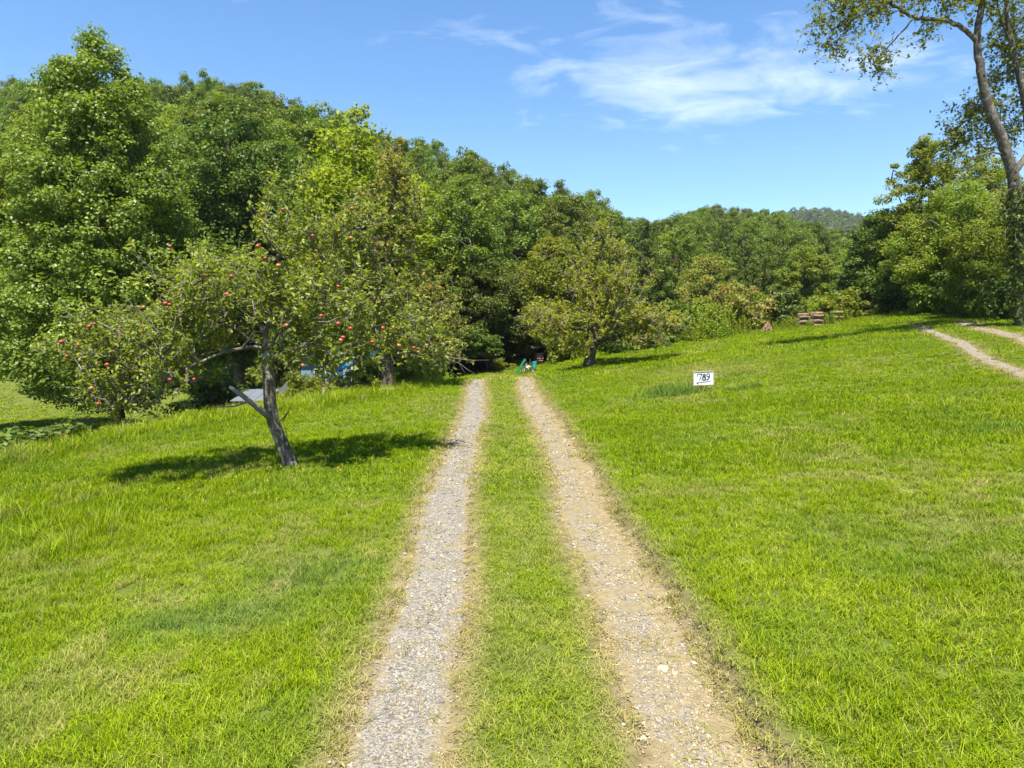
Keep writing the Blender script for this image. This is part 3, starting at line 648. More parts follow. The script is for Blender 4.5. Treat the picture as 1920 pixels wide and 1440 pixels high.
big_tree('leafy_tree', 'yellow-green tree cut by the left edge of the picture', -40, 215, 33, 22,
         [(3.6, 1.0), (5, 3.4), (8, 4.3), (12, 3.6), (15, 2.1), (16.5, .4)], 240, 120, .8, .24, LEAF['locust'], BARK['brown'], .3, lobes=.12)
big_tree('leafy_tree', 'dark full tree between the tulip poplar and the front apple tree', 445, 190, 46, 23,
         [(3, 1.0), (6, 4.0), (10, 5.2), (14, 5.4), (18, 4.3), (21, 1.8), (22, .4)], 300, 130, 1.05, .30, LEAF['dark'], BARK['grey'], .33, lobes=.14)
big_tree('leafy_tree', 'tall rounded tree with pale leaf tips left of centre on the skyline', 590, 195, 54, 24,
         [(3, 1.0), (6, 3.4), (11, 4.8), (16, 4.8), (20, 3.2), (22.5, .5)], 260, 130, 1.0, .30, LEAF['forest'], BARK['grey'], .33, lobes=.14)
big_tree('leafy_tree', 'bright-leaved poplar standing before the skyline trees left of centre', 660, 262, 40, 25,
         [(3, .8), (6, 2.8), (9, 3.3), (12, 2.8), (14.5, 1.6), (16, .3)], 200, 120, .8, .25, LEAF['bright'], BARK['grey'], .26, lobes=.12)
big_tree('leafy_tree', 'dark low tree over the black barn opening by the end of the drive', 918, 492, 45, 26,
         [(1.7, 1.6), (2.6, 2.6), (4, 2.8), (5.5, 2.1), (6.8, .5)], 150, 120, .7, .22, LEAF['dark'], BARK['brown'], .25, lobes=.14)
big_tree('leafy_tree', 'olive vine-covered tree between the dark barn tree and the yellowing apple', 1035, 448, 46, 27,
         [(.6, 2.4), (2.5, 3.0), (5, 3.0), (7, 2.3), (8.6, .6)], 150, 120, .75, .22, LEAF['locust'], BARK['brown'], .25, lobes=.16)
big_tree('leafy_tree', 'rounded yellow-green tree behind the log stacks', 1502, 468, 54, 28,
         [(.5, 1.4), (2, 2.1), (4.5, 2.3), (7, 1.9), (8.6, .5)], 120, 120, .6, .22, LEAF['locust'], BARK['brown'], .2, lobes=.16)
big_tree('leafy_tree', 'brownish small tree behind the tall weeds right of the yellowing apple', 1330, 480, 50, 29,
         [(.5, 1.6), (2.5, 2.5), (5, 2.7), (7, 2.0), (8.4, .5)], 120, 110, .65, .2, LEAF['rusty'], BARK['brown'], .2, lobes=.18)
big_tree('leafy_tree', 'dark cedar-like tree at the left end of the right thicket', 1650, 395, 47, 30,
         [(.4, 1.6), (2, 2.6), (5, 2.7), (8, 1.9), (10.2, .4)], 170, 120, .7, .22, LEAF['dark'], BARK['brown'], .24, lobes=.16)
big_tree('leafy_tree', 'tallest tree of the right thicket with an open feathery top', 1715, 255, 45, 31,
         [(.5, 1.8), (3, 2.8), (6, 2.7), (9, 2.0), (12, 1.3), (14, .4)], 190, 110, .62, .22, LEAF['locust'], BARK['grey'], .24, lobes=.22)
big_tree('leafy_tree', 'broad sunlit tree in the middle of the right thicket', 1790, 345, 40, 32,
         [(.3, 2.0), (2.5, 2.9), (5, 3.0), (7.5, 2.2), (9.2, .6)], 190, 120, .68, .2, LEAF['locust'], BARK['brown'], .24, lobes=.2)
big_tree('leafy_tree', 'airy tree filling the gap left of the tall curved trunk', 1835, 285, 43, 34,
         [(.4, 1.8), (3, 2.4), (6, 2.3), (9, 1.7), (11.5, .5)], 130, 100, .62, .2, LEAF['locust'], BARK['brown'], .24, lobes=.24)
big_tree('leafy_tree', 'bushy tree under the tall locust at the right edge', 1880, 385, 34, 33,
         [(.3, 2.0), (2, 2.6), (4, 2.6), (6, 1.9), (7.6, .5)], 170, 120, .62, .18, LEAF['locust'], BARK['brown'], .22, lobes=.2)

# ------------------------------------------------------------------ tall open tree at the right edge
def right_tree():
    Y0 = 27.; b = at(1918, 612, Y0); O = gp(b.x, b.y); rng = np.random.default_rng(40)
    R = lambda x, y, Y=Y0: rel(x, y, Y, O)
    trunk = [R(1919, 625), R(1917, 560), R(1915, 480), R(1910, 400), R(1900, 330), R(1884, 272), R(1862, 222), R(1846, 180), R(1839, 130), R(1831, 85), R(1834, 45), R(1842, 5), R(1848, -60), R(1846, -130)]
    limbs = [([R(1832, 82), R(1812, 55), R(1782, 40), R(1745, 36), R(1712, 34), R(1690, 18), R(1668, 6), R(1640, -4), R(1600, 2), R(1570, 14)], .13),
             ([R(1712, 35), R(1690, 62), R(1668, 84), R(1650, 108), R(1632, 124)], .05),
             ([R(1690, 18), R(1660, 30), R(1630, 20), R(1590, 40), R(1560, 55)], .04),
             ([R(1930, 260, 27.5), R(1925, 190, 27.5), R(1908, 130, 27.5), R(1896, 80, 27.5), R(1888, 30, 27.5), R(1880, -40, 27.5)], .22),
             ([R(1900, 325), R(1935, 280, 27.3), R(1932, 230, 27.5)], .2),
             ([R(1893, 300), R(1872, 284), R(1845, 288), R(1815, 300)], .07), ([R(1896, 80, 27.5), R(1875, 40, 27.3), R(1868, -20, 27)], .07)]
    chains = [(np.array(trunk), np.array([.48, .42, .40, .38, .35, .32, .30, .28, .25, .22, .20, .18, .15, .12])*.60)]
    for P, r in limbs:
        n_ = len(P); chains.append((np.array(P), np.linspace(r, r*.3, n_)*.75))
    def dens(ch):                                   # smooth each chain a little
        P, r = ch; t = np.arange(len(P)); tt = np.linspace(0, len(P)-1, (len(P)-1)*4+1)
        Q = np.column_stack([np.interp(tt, t, P[:, i]) for i in range(3)])
        for _ in range(3): Q[1:-1] = (Q[:-2]+2*Q[1:-1]+Q[2:])/4
        return Q+rng.normal(size=Q.shape)*.012, np.interp(tt, t, r)
    chains = [dens(c) for c in chains]
    zones = [(1565, 20, 1.1, .7, .8, 22, 26.8), (1620, 5, 1.2, .8, .6, 22, 27), (1560, 70, .6, .6, .55, 8, 26.8), (1690, 0, 1.1, .9, .4, 14, 27), (1645, 112, .7, .6, .55, 12, 27), (1745, 58, .4, .5, .35, 5, 27),
             (1840, -10, 1.6, 1.4, .7, 30, 27), (1780, -40, 1.8, 1.5, 1.0, 26, 27), (1900, 30, 1.0, 1.2, 1.4, 34, 28), (1900, 130, .9, 1.2, .9, 26, 28.2), (1850, 210, 1.3, 1.1, .8, 34, 28.4), (1800, 260, 1.0, 1., .7, 26, 28.4), (1890, 250, .8, 1., .8, 18, 28.4), (1790, 305, .8, .8, .45, 14, 27.5),
             (1960, 60, 2.0, 2, 2.6, 40, 28), (1900, -140, 3.5, 3, 1.6, 50, 28)]
    T = np.concatenate([R(x, y, Y)+norm(rng.normal(size=(m, 3)))*(rng.random(m)**.4)[:, None]*np.array([a, b_, c]) for x, y, a, b_, c, m, Y in zones])
    A = np.concatenate([c[0] for c in chains]); rad = np.concatenate([c[1] for c in chains]); br = []
    for t in T:
        d_ = np.linalg.norm(A-t, axis=1)+.6*np.maximum(A[:, 2]-t[2], 0)*.3+(rad > .3)*.6; a = A[int(np.argmin(d_))]; m = max(4, int(np.linalg.norm(t-a)/.35)); f = np.linspace(0, 1, m)[:, None]
        bow = rng.normal(size=3)*np.linalg.norm(t-a)*.10; bow[2] += .12*np.linalg.norm(t-a)
        P = a+(t-a)*f+bow*np.sin(f*math.pi)+rng.normal(size=(m, 3))*.02; br.append((P, np.linspace(min(.045, .012+.014*np.linalg.norm(t-a)), .006, m))); A = np.concatenate([A, P[1:]]); rad = np.concatenate([rad, np.full(m-1, .02)])
    tc, C, Nn, tone = twigs(rng, T, np.tile(np.array([0, 0, -.7]), (len(T), 1)), 6, .85, 9, .75)
    r = thing('locust_tree', 'tall open tree with curved grey trunk at the right edge', 'tree', O)
    link('trunk', chains_mesh('locust_trunk', chains, BARK['grey'], 10), r)
    link('branches', chains_mesh('locust_branches', br+tc, BARK['brown'], 5), r)
    link('crown', leaves_mesh('locust_crown', C, Nn, .135, rng, LEAF['locust'], 'o', var=np.clip(.6*rng.random(len(C))+.4*tone, 0, 1)), r)
    # ivy on the lower trunk
    Q = chains[0][0]; Q = Q[(Q[:, 2] > .2) & (Q[:, 2] < 5.2)]; m = 2800
    q = Q[(rng.random(m)*len(Q)).astype(int)]; U = norm(rng.normal(size=(m, 3))*[1, 1, .4]); C = q+U*rng.uniform(.2, .46, (m, 1))*(.6+.9*vnoise(q[:, 2], q[:, 0], 1.6, 3))[:, None]+rng.normal(size=(m, 3))*[.08, .08, .2]
    link('ivy', leaves_mesh('locust_ivy', C, U+rng.normal(size=(m, 3))*.4, .15, rng, LEAF['dark'], 'q'), r)
    dt = []
    for _ in range(26):
        a = Q[-1]+rng.normal(size=3)*[.2, .2, .5]; d_ = rng.normal(size=3); d_[0] = -abs(d_[0]); d_ /= np.linalg.norm(d_); f = np.linspace(0, 1, 4)[:, None]; dt.append((a+d_*rng.uniform(.5, 1.4)*f+rng.normal(size=(4, 3))*.05, np.array([.014, .011, .008, .003])))
    link('dead_twigs', chains_mesh('locust_dead', dt, BARK['dead'], 4), r)
right_tree()

# ------------------------------------------------------------------ hillside woods
def woods_trees():
    rng = np.random.default_rng(77); pts = []
    y = 48.
    while y < 275:
        sp = 4.9+.009*y
        x = -.95*y
        while x < .95*y:
            pts.append((x+rng.uniform(-.4, .4)*sp, y+rng.uniform(-.4, .4)*sp)); x += sp
        y += sp*.9
    P = np.array(pts); t = P[:, 0]/P[:, 1]
    ym = 146+122*sstep((t-.14)/.12)
    ok = (P[:, 1] < ym) & ~((t < -.42) & (P[:, 1] < 74)) & ~((t > .05) & (t < .2) & (P[:, 1] < 60)) & ~((t > .2) & (P[:, 1] < 76)) & ~((t > .0) & (t < .25) & (P[:, 1] < 58))
    P = P[ok]; P = P[np.argsort(P[:, 1])]
    Zg = H(P[:, 0], P[:, 1]); m = np.zeros((180, 240), bool); yy, xx = np.mgrid[0:180, 0:240]
    rest = []; made = []; cnt = 0; hx = np.linspace(.22, 1, 10)
    for (x, y), z in zip(P, Zg):
        k = int(rng.random()*6) if y < 105 else (0, 1, 3, 5, 1, 5)[int(rng.random()*6)]; h = [20, 17.5, 22.5, 15.5, 21, 19.5][k]; s = rng.uniform(.82, 1.02)
        s = max(.4, min(s, (float(np.interp(x/y, ET, EE))*y+2.6-z)*rng.uniform(.86, 1.03)/h)); wx = 1-.30*min(1, max(0, (y-50)/30)); rw = [4.6, 4.9, 3.6, 5.2, 4.2, 4.4][k]*s*wx
        a = proj((x, y, z+h*s)); b_ = proj((x, y, z+h*s*.2)); pxw = rw/y*F
        cx, cy = a[0]/8, (a[1]+b_[1])/16; rx, ry = max(pxw/8*.85, .5), max((b_[1]-a[1])/16, .5)
        inside = (-40 < a[0] < 1960) and a[1] < 640
        e = ((xx-cx)/rx)**2+((yy-cy)/ry)**2 < 1; new = int((e & ~m).sum()); m |= e
        if inside and new >= 3 and cnt < 290:
            side = 'left' if x/y < .17 else 'right'; near_ = y < 85
            o = tree_object('forest_tree', 'x', 'tree', (x, y, z-.3), *FP[k], rz=rng.random()*6.28, scale=(s*wx*rng.uniform(.88, 1.1), s*wx*rng.uniform(.88, 1.1), s)); cnt += 1
            made.append((side, near_, a[0], ['rounded', 'broad', 'slender', 'bright', 'dark', 'full'][k], o))
        elif -300 < a[0] < 2220 and new < 3 and rng.random() < .45 or not inside: rest.append((x, y, z-.3, s, k))
    ones = 'first second third fourth fifth sixth seventh eighth ninth tenth eleventh twelfth thirteenth fourteenth fifteenth sixteenth seventeenth eighteenth nineteenth'.split()
    tens = ['twentieth', 'thirtieth', 'fortieth', 'fiftieth', 'sixtieth', 'seventieth']; pre = ['twenty', 'thirty', 'forty', 'fifty', 'sixty', 'seventy']
    def word(n_): return ones[n_-1] if n_ < 20 else (tens[n_//10-2] if n_ % 10 == 0 else pre[n_//10-2]+'-'+ones[n_ % 10-1])
    for side in ('left', 'right'):
        for near_ in (True, False):
            where = {('left', True): 'at the foot of the left wooded hillside', ('left', False): 'higher on the left wooded hillside', ('right', True): 'in the hollow behind the right lawn', ('right', False): 'on the rounded hill right of centre'}[(side, near_)]
            kinds = {}
            for q in sorted((q for q in made if q[:2] == (side, near_)), key=lambda q: q[2]):
                kinds[q[3]] = kinds.get(q[3], 0)+1; q[4].name = 'forest_tree'
                tag(q[4], '%s leafy tree, %s such from the left, %s' % (q[3], word(kinds[q[3]]), where), 'tree', 'trees '+where)
    return rest
REST = woods_trees()
rngf = np.random.default_rng(5)
# far ridge: a real hill about 900 m off, covered with crowns too far away to count
def far_ridge():
    xs = np.linspace(-1100, 1500, 131); ys = np.linspace(560, 1250, 36); A, B = np.meshgrid(xs, ys)
    prof = np.interp(A, [-1100, -760, -640, -520, 100, 300, 400, 470, 560, 700, 1000, 1500], [150, 280, 265, 120, 20, 95, 143, 136, 141, 175, 225, 255])
    Zr = prof*np.sin(np.clip((B-560)/400, 0, 1)*math.pi/2)**1.2*np.where(B > 1000, 1-(B-1000)/500, 1)-6+10*(vnoise(A, B, .012, 4)-.5)
    me = mesh_np('far_hill', np.stack([A, B, Zr], -1).reshape(-1, 3), grid_faces(131, 36), {'bare': np.zeros(A.size), 'woods': np.ones(A.size)}, g_me.materials[0], True)
    tag(link('far_hill', me), 'distant blue-green wooded ridge behind the near hills', 'hill', kind='structure')
    n = 14000; x = rngf.uniform(-1050, 1300, n); y = rngf.uniform(640, 1040, n); t = x/y
    k = ((t > .3) & (t < .95)) | ((t < -.62) & (t > -.95)); x, y = x[k], y[k]
    fi = np.clip((x-xs[0])/(xs[1]-xs[0]), 0, 129.99); fj = np.clip((y-ys[0])/(ys[1]-ys[0]), 0, 34.99); i = fi.astype(int); j = fj.astype(int); u = fi-i; v = fj-j
    z = (Zr[j, i]*(1-u)+Zr[j, i+1]*u)*(1-v)+(Zr[j+1, i]*(1-u)+Zr[j+1, i+1]*u)*v
    pr = [proto_tree('far_crown', 300+q, [(0, 2), (3, 4.6), (6, 5), (9, 3.8), (11+q, .8)], 34, 26, 1.5, 1.0, LEAF['dark' if q else 'forest'], BARK['brown'], nb=3)[1] for q in range(3)]
    n = len(x); s = rngf.uniform(.75, 1.35, n)
    scatter('far_woods', 'distant woods covering the far ridge', 'woods', dict(p=np.column_stack([x, y, z-1]), s=np.column_stack([s, s, s*rngf.uniform(.7, 1.0, n)]), r=np.column_stack([np.zeros(n), np.zeros(n), rngf.uniform(0, 6.28, n)]), i=(rngf.random(n)*3).astype(int)), pr, {'q': s})
far_ridge()
if REST:
    RA = np.array(REST); n = len(RA)
    scatter('deep_woods', 'dense woods behind the front trees of the hillsides', 'woods', dict(p=RA[:, :3], s=np.repeat(RA[:, 3:4], 3, 1), r=np.column_stack([np.zeros(n), np.zeros(n), rngf.uniform(0, 6.28, n)]), i=RA[:, 4].astype(int)), [f[1] for f in FP], {'q': RA[:, 3]})

# ------------------------------------------------------------------ shrubs, weeds
def bush_proto(key, seed, prof, n_cl, n_leaf, cl_r, leaf, mat, up=.5):
    return proto_tree(key, seed, prof, n_cl, n_leaf, cl_r, leaf, LEAF[mat], BARK['brown'], .05, lobes=.22, surf=.4, up=up, nb=30)
BP = dict(green=bush_proto('shrub', 201, [(.05, .8), (.5, 1.1), (1.1, 1.0), (1.6, .3)], 60, 70, .32, .13, 'locust'),
          dark=bush_proto('shrub', 202, [(.05, .9), (.6, 1.2), (1.2, 1.0), (1.7, .3)], 60, 70, .34, .14, 'dark'),
          bright=bush_proto('shrub', 203, [(.05, .8), (.5, 1.0), (1.0, .9), (1.5, .3)], 60, 70, .3, .11, 'bright'),
          rusty=bush_proto('shrub', 204, [(.05, .9), (.6, 1.2), (1.2, 1.1), (1.7, .3)], 60, 60, .34, .12, 'rusty'))
def weed_proto(seed):
    rng = np.random.default_rng(seed); ch = []; C = []; Nn = []
    for _ in range(34):
        a = rng.random()*6.28; r = .7*math.sqrt(rng.random()); h = rng.uniform(.9, 1.7); p = np.array([r*math.cos(a), r*math.sin(a), -.05]); ln = rng.normal(size=2)*.12
        f = np.linspace(0, 1, 5)[:, None]; P = p+np.hstack([ln*f**2, h*f]); ch.append((P, np.linspace(.008, .003, 5)))
        k = 60; fl = rng.uniform(.1, 1.03, k)[:, None]; an = rng.random(k)*6.28; w_ = (.10*(1.1-fl[:, 0]*.8)); q = p+np.hstack([ln*fl**2, h*fl])+np.column_stack([np.cos(an)*w_, np.sin(an)*w_, np.zeros(k)])
        C.append(q); Nn.append(np.column_stack([np.cos(an)*.5, np.sin(an)*.5, np.ones(k)])+rng.normal(size=(k, 3))*.4)
    return chains_mesh('weed_stems', ch, BARK['brown'], 3), leaves_mesh('weed_leaves', np.concatenate(C), np.concatenate(Nn), .10, rng, LEAF['bright'], 'q')
WP = [weed_proto(500+i) for i in range(2)]
def bush(px_, py_, Y, w_, h_, kind, label, name='shrub', cat='shrub', group=None, dz=0):
    p = at(px_, py_, Y); pr = BP[kind] if kind in BP else WP[hash(px_) % 2]
    r = thing(name, label, cat, (p.x, p.y, Hs(p.x, p.y)-.03+dz), (px_*7.3) % 6.28, group)
    r.scale = (w_/2., w_/2., h_/1.6)
    link('stems', pr[0], r); link('foliage', pr[1], r); return r
SH = [ # px, py, depth, width, height, kind, label
 (1590, 600, 44, 3.2, 2.0, 'green', 'rounded green shrub right of the log stacks'),
 (1545, 600, 45.5, 2.8, 2.2, 'bright', 'bright vine-like shrub spilling over the right log stack'),
 (1470, 610, 44, 2.6, 2.3, 'dark', 'dark leafy shrub between the low log pile and the tall stacks'),
 (1395, 615, 44, 3.0, 2.8, 'rusty', 'rounded olive shrub left of the low log pile'),
 (1345, 618, 46, 3.0, 3.4, 'rusty', 'tall olive shrub behind the weeds at the top of the right lawn'),
 (1420, 600, 48, 3.6, 3.6, 'green', 'large green shrub behind the low log pile'),
 (1640, 590, 46, 4.4, 3.4, 'dark', 'dark shrub at the left end of the right thicket'),
 (1700, 590, 44, 3.6, 3.0, 'dark', 'dark shrub under the tallest thicket tree'),
 (1760, 590, 40, 2.8, 2.6, 'bright', 'sunlit yellow-green shrub at the edge of the right thicket'),
 (1810, 600, 37, 3.0, 2.6, 'dark', 'low dark shrub behind the side road'),
 (1865, 600, 33, 3.0, 2.2, 'green', 'green shrub at the roadside under the bushy tree'),
 (1925, 590, 30, 2.6, 2.4, 'dark', 'dark shrub at the foot of the tall open tree'),
 (1040, 690, 44, 2.6, 3.2, 'green', 'shrub overgrowing the right side of the small red shed'),
 (1075, 660, 40, 3.0, 2.0, 'green', 'green shrub on the bank left of the yellowing apple trunk'),
 (1180, 650, 39, 3.4, 2.0, 'dark', 'dark leafy shrub right of the yellowing apple trunk'),
 (1250, 640, 42, 3.4, 2.4, 'dark', 'dark shrub beneath the right branches of the yellowing apple'),
 (965, 690, 46, 2.6, 1.6, 'dark', 'dark leafy shrub at the end of the drive left of the green slide'),
 (938, 695, 42, 1.4, .8, 'green', 'low leafy shrub at the mouth of the black barn opening'),
 (690, 725, 27.5, 1.4, 1.25, 'green', 'leafy green shrub in front of the blue tarp'),
 (560, 740, 27, 1.6, 1.3, 'green', 'small green shrub beside the dark coop roof'),
 (620, 735, 28, 1.6, 1.1, 'rusty', 'brownish shrub below the pale blue shed window'),
 (160, 800, 23, 2.0, 1.0, 'green', 'low shrub on the bank by the wire fence'),
 (50, 820, 21, 3.4, 1.0, 'dark', 'dark shrub on the shaded bank at the left edge'),
 (260, 790, 25, 2.6, 1.8, 'green', 'shrub beside the poplar trunk on the bank'),
 (330, 775, 27, 2.8, 1.8, 'dark', 'dark shrub left of the pale metal coop roof'),
 (410, 760, 34, 3.0, 2.6, 'dark', 'dark shrub behind the pale metal coop roof'),
 (540, 720, 40, 4.0, 4.6, 'dark', 'tall dark shrub behind the leaning apple trunk'),
 (855, 640, 52, 5.0, 5.5, 'dark', 'tall dark shrub behind the black barn opening')]
SH += [(-25, 845, 17.6, 2.4, 1.2, 'dark', 'dark undergrowth at the left picture edge below the lawn rim'), (45, 835, 18.4, 2.4, 1.15, 'dark', 'dark bramble on the lawn rim left of the fence post'), (110, 825, 19.3, 2.2, 1.2, 'dark', 'dark bramble on the lawn rim beside the thick fence post'),
       (195, 805, 21.2, 2.2, 1.3, 'green', 'green bramble on the lawn rim under the hanging apple branches'), (290, 790, 23.2, 2.2, 1.3, 'dark', 'dark bramble on the lawn rim below the left apple limb'), (370, 778, 24.6, 2.0, 1.3, 'green', 'green bramble on the lawn rim left of the coop'),
       (588, 742, 29, 1.7, 1.5, 'green', 'green bush hiding the left of the pale blue shed'), (640, 738, 29, 1.3, 1.2, 'rusty', 'tawny bush before the blue shed door'), (765, 725, 29, 1.6, 1.2, 'green', 'low green bush right of the dark pear trunk')]
for s in SH: bush(*s)
for a, Y, w_, h_, dz, kd, lab in ((852, 41.2, 2.6, 1.5, 1.15, 'dark', 'dark vines heaped on the left of the black barn roof'), (888, 41.0, 2.8, 1.6, 1.2, 'dark', 'dark vines heaped on the right of the black barn roof'),
                                  (1022, 42.2, 1.9, 1.1, 1.45, 'green', 'green vines covering the roof of the small red shed'), (1046, 41.8, 1.3, 2.2, 0, 'green', 'green vines climbing the right wall of the small red shed')):
    bush(a, 690, Y, w_, h_, kd, lab, 'vines', 'vines', None, dz)
WD = [(1290, 632, 42, 2.4, 2.2), (1322, 630, 43, 2.4, 2.6), (1352, 628, 42.5, 2.2, 2.2), (1262, 640, 41, 2.0, 1.5), (1305, 640, 40, 2.2, 1.2), (1345, 634, 40, 2.2, 1.1), (1385, 630, 42, 1.8, 1.2), (765, 722, 31, 1.8, 2.0), (795, 718, 31.5, 1.8, 2.1), (818, 716, 32, 1.4, 2.0), (840, 712, 33, 1.0, .9), (1090, 672, 38, 1.6, 1.4), (1415, 622, 43, 1.6, .9), (1480, 618, 41.5, 1.4, .8), (1492, 620, 40.6, .8, .4), (1518, 620, 40.7, .7, .45), (1552, 618, 41, 1.3, .9), (1580, 612, 42, 1.6, 1.0), (1455, 624, 41, .8, .6)]
for k, (a, b_, Y, w_, h_) in enumerate(WD):
    left = a < 1000
    bush(a, b_, Y, w_, h_, 'weed', 'tall green weeds left of the black barn opening' if left else 'tall green weeds along the far edge of the right lawn', 'tall_weeds', 'weeds', 'weeds by the barn opening' if left else 'weeds edging the right lawn')

# ------------------------------------------------------------------ house-number sign
M_white = plain('white_board', (.66, .66, .65), .6, .04, 3)
M_wood = plain('weathered_wood', (.36, .29, .21), .85, .25, 14)
M_ink = plain('black_paint', (.02, .022, .025), .6, .2, 20)
M_grey = plain('grey_metal', (.42, .43, .44), .5, .12, 5, .4, .3)
M_dark = plain('dark_board', (.045, .038, .032), .9, .3, 4)
M_red = plain('red_board', (.24, .035, .025), .8, .25, 6)
M_green = plain('green_plastic', (.02, .20, .10), .4, .1, 3)
M_teal = plain('teal_plastic', (.05, .38, .33), .4, .1, 3)
M_blue = plain('blue_tarp', (.03, .30, .55), .45, .18, 5)
M_pblue = plain('pale_blue_board', (.17, .27, .31), .75, .12, 5)
M_metal = plain('pale_metal_roof', (.13, .145, .17), .65, .12, 3, .5, .2)
M_dmetal = plain('dark_metal_roof', (.07, .07, .075), .5, .15, 3, .5, .2)
M_log = m_bark('log_bark', (.16, .095, .06), (.31, .205, .14)); M_cut = plain('cut_wood', (.40, .27, .16), .8, .15, 20)
M_trim = plain('white_trim', (.55, .55, .53), .6, .05, 5)
M_tan = plain('tan_stone', (.40, .30, .21), .9, .25, 4)
def sign():
    p = at(1318, 742, 19.2); z = Hs(p.x, p.y); r = thing('house_number_sign', 'small framed white sign reading 789 with a left arrow on the right lawn', 'sign', (p.x, p.y, z), math.radians(-2))
    W, Hh, B = .60, .41, .17; roll = Matrix.Rotation(math.radians(-2.8), 4, 'Y'); 
    fr = link('sign_board', None, r, (0, 0, B+Hh/2)); fr.matrix_local = Matrix.Translation((0, 0, B+Hh/2)) @ roll
    MB().box((0, 0, 0), (W-.04, .012, Hh-.04)).build('panel', M_white, fr)
    f = MB().box((0, -.006, Hh/2-.0125), (W, .03, .025)).box((0, -.006, -Hh/2+.0125), (W, .03, .025)); f.box((-W/2+.0125, -.006, 0), (.025, .028, Hh-.05)).box((W/2-.0125, -.006, 0), (.025, .028, Hh-.05)); f.build('frame', M_wood, fr, bevel=.003)
    def stroke(pts, wd, nm):
        mb = MB()
        for (x0, z0), (x1, z1) in zip(pts[:-1], pts[1:]):
            a = math.atan2(z1-z0, x1-x0); ln = math.hypot(x1-x0, z1-z0)+wd*.6; mb.box(((x0+x1)/2, 0, (z0+z1)/2), (ln, .002+.0002*len(mb.f), wd), Matrix.Rotation(-a, 3, 'Y'))
        return mb.build(nm, M_ink, fr, (0, -.0085, 0))
    arc = lambda cx, cz, rx, rz, a0, a1, n=12: [(cx+rx*math.cos(math.radians(a0+(a1-a0)*i/n)), cz+rz*math.sin(math.radians(a0+(a1-a0)*i/n))) for i in range(n+1)]
    stroke([(-.185, .055), (-.165, .115), (-.045, .122), (-.085, .02), (-.11, -.055)], .020, 'digit')
    stroke(arc(.02, .082, .036, .036, 90, 450)+arc(.015, .0, .046, .046, 90, 450), .020, 'digit')
    stroke(arc(.135, .082, .042, .042, 0, 360)+[(.172, .03), (.13, -.03), (.085, -.048)], .020, 'digit')
    stroke([(.20, -.098), (-.15, -.125)], .016, 'arrow_shaft')
    MB().add([(-.215, -.004, -.128), (-.150, -.004, -.098), (-.150, -.004, -.156), (-.215, .0, -.128), (-.150, .0, -.098), (-.150, .0, -.156)], [(0, 2, 1), (3, 4, 5), (0, 1, 4, 3), (1, 2, 5, 4), (2, 0, 3, 5)]).build('arrow_head', M_ink, fr, (0, -.0085, 0))
    for s in (-1, 1): MB().box((s*(W/2-.012), .012, (B+Hh)/2-.12), (.022, .02, B+Hh-.02+.2)).build('post', M_wood, r)
    MB().tube([(.13, -.01, B+.0), (.21, -.03, .08), (.28, -.05, -.02)], .006, 5).build('brace', M_wood, r)
sign()

# ------------------------------------------------------------------ log stacks
def log_mesh(seed, ln, rd):
    r = random.Random(seed); mb = MB(); n = 5; ph = r.random()*6
    mb.tube([(ln*(i/n-.5), .012*math.sin(i*1.3+ph), .012*math.cos(i*1.7+ph)) for i in range(n+1)], [rd*r.uniform(.9, 1.1) for _ in range(n+1)], 8)
    me = bpy.data.meshes.new('log'); me.from_pydata(mb.v, [], mb.f); me.materials.append(M_log); me.materials.append(M_cut)
    me.polygons[len(me.polygons)-1].material_index = 1; me.polygons[len(me.polygons)-2].material_index = 1; return me
LG = [log_mesh(i, .66, .085) for i in range(5)]; LB = [log_mesh(20+i, .45, .06) for i in range(4)]
def log_stack(px_, py_, Y, cols, rows, label, meshes, ln, rd, rz, shape=None, seed=0, axis='x'):
    p = at(px_, py_, Y); r = thing('log_stack', label, 'log stack', (p.x, p.y, Hs(p.x, p.y)-.03), rz); rn = random.Random(seed)
    for j in range(rows):
        for i in range(cols):
            if shape and not shape(i, j): continue
            o = link('log', meshes[rn.randrange(len(meshes))], r, (rn.uniform(-.03, .03), (i-cols/2+.5*(j % 2))*rd*1.95, rd*(1+1.72*j)), (rn.random()*6, 0, rn.uniform(-.05, .05))); s = rn.uniform(.88, 1.08); o.scale = (rn.uniform(.93, 1.05), s, s)
log_stack(1504, 616, 41.5, 2, 6, 'left tall stack of thick logs at the far edge of the right lawn', LG, .66, .085, .22, seed=1, shape=lambda i, j: j < 5 or i == 0)
log_stack(1530, 615, 41, 2, 6, 'middle tall stack of thick logs beside the vine-like shrub', LG, .66, .085, .12, seed=2)
log_stack(1566, 612, 42, 2, 5, 'right log stack half hidden by the vine-like shrub', LG, .66, .085, .1, seed=3)
log_stack(1437, 622, 41, 6, 6, 'low rounded pile of small split logs left of the tall stacks', LB, .45, .06, .9, shape=lambda i, j: abs(i-2.5+.5*(j % 2)) <= 3.2-j*.45, seed=4)

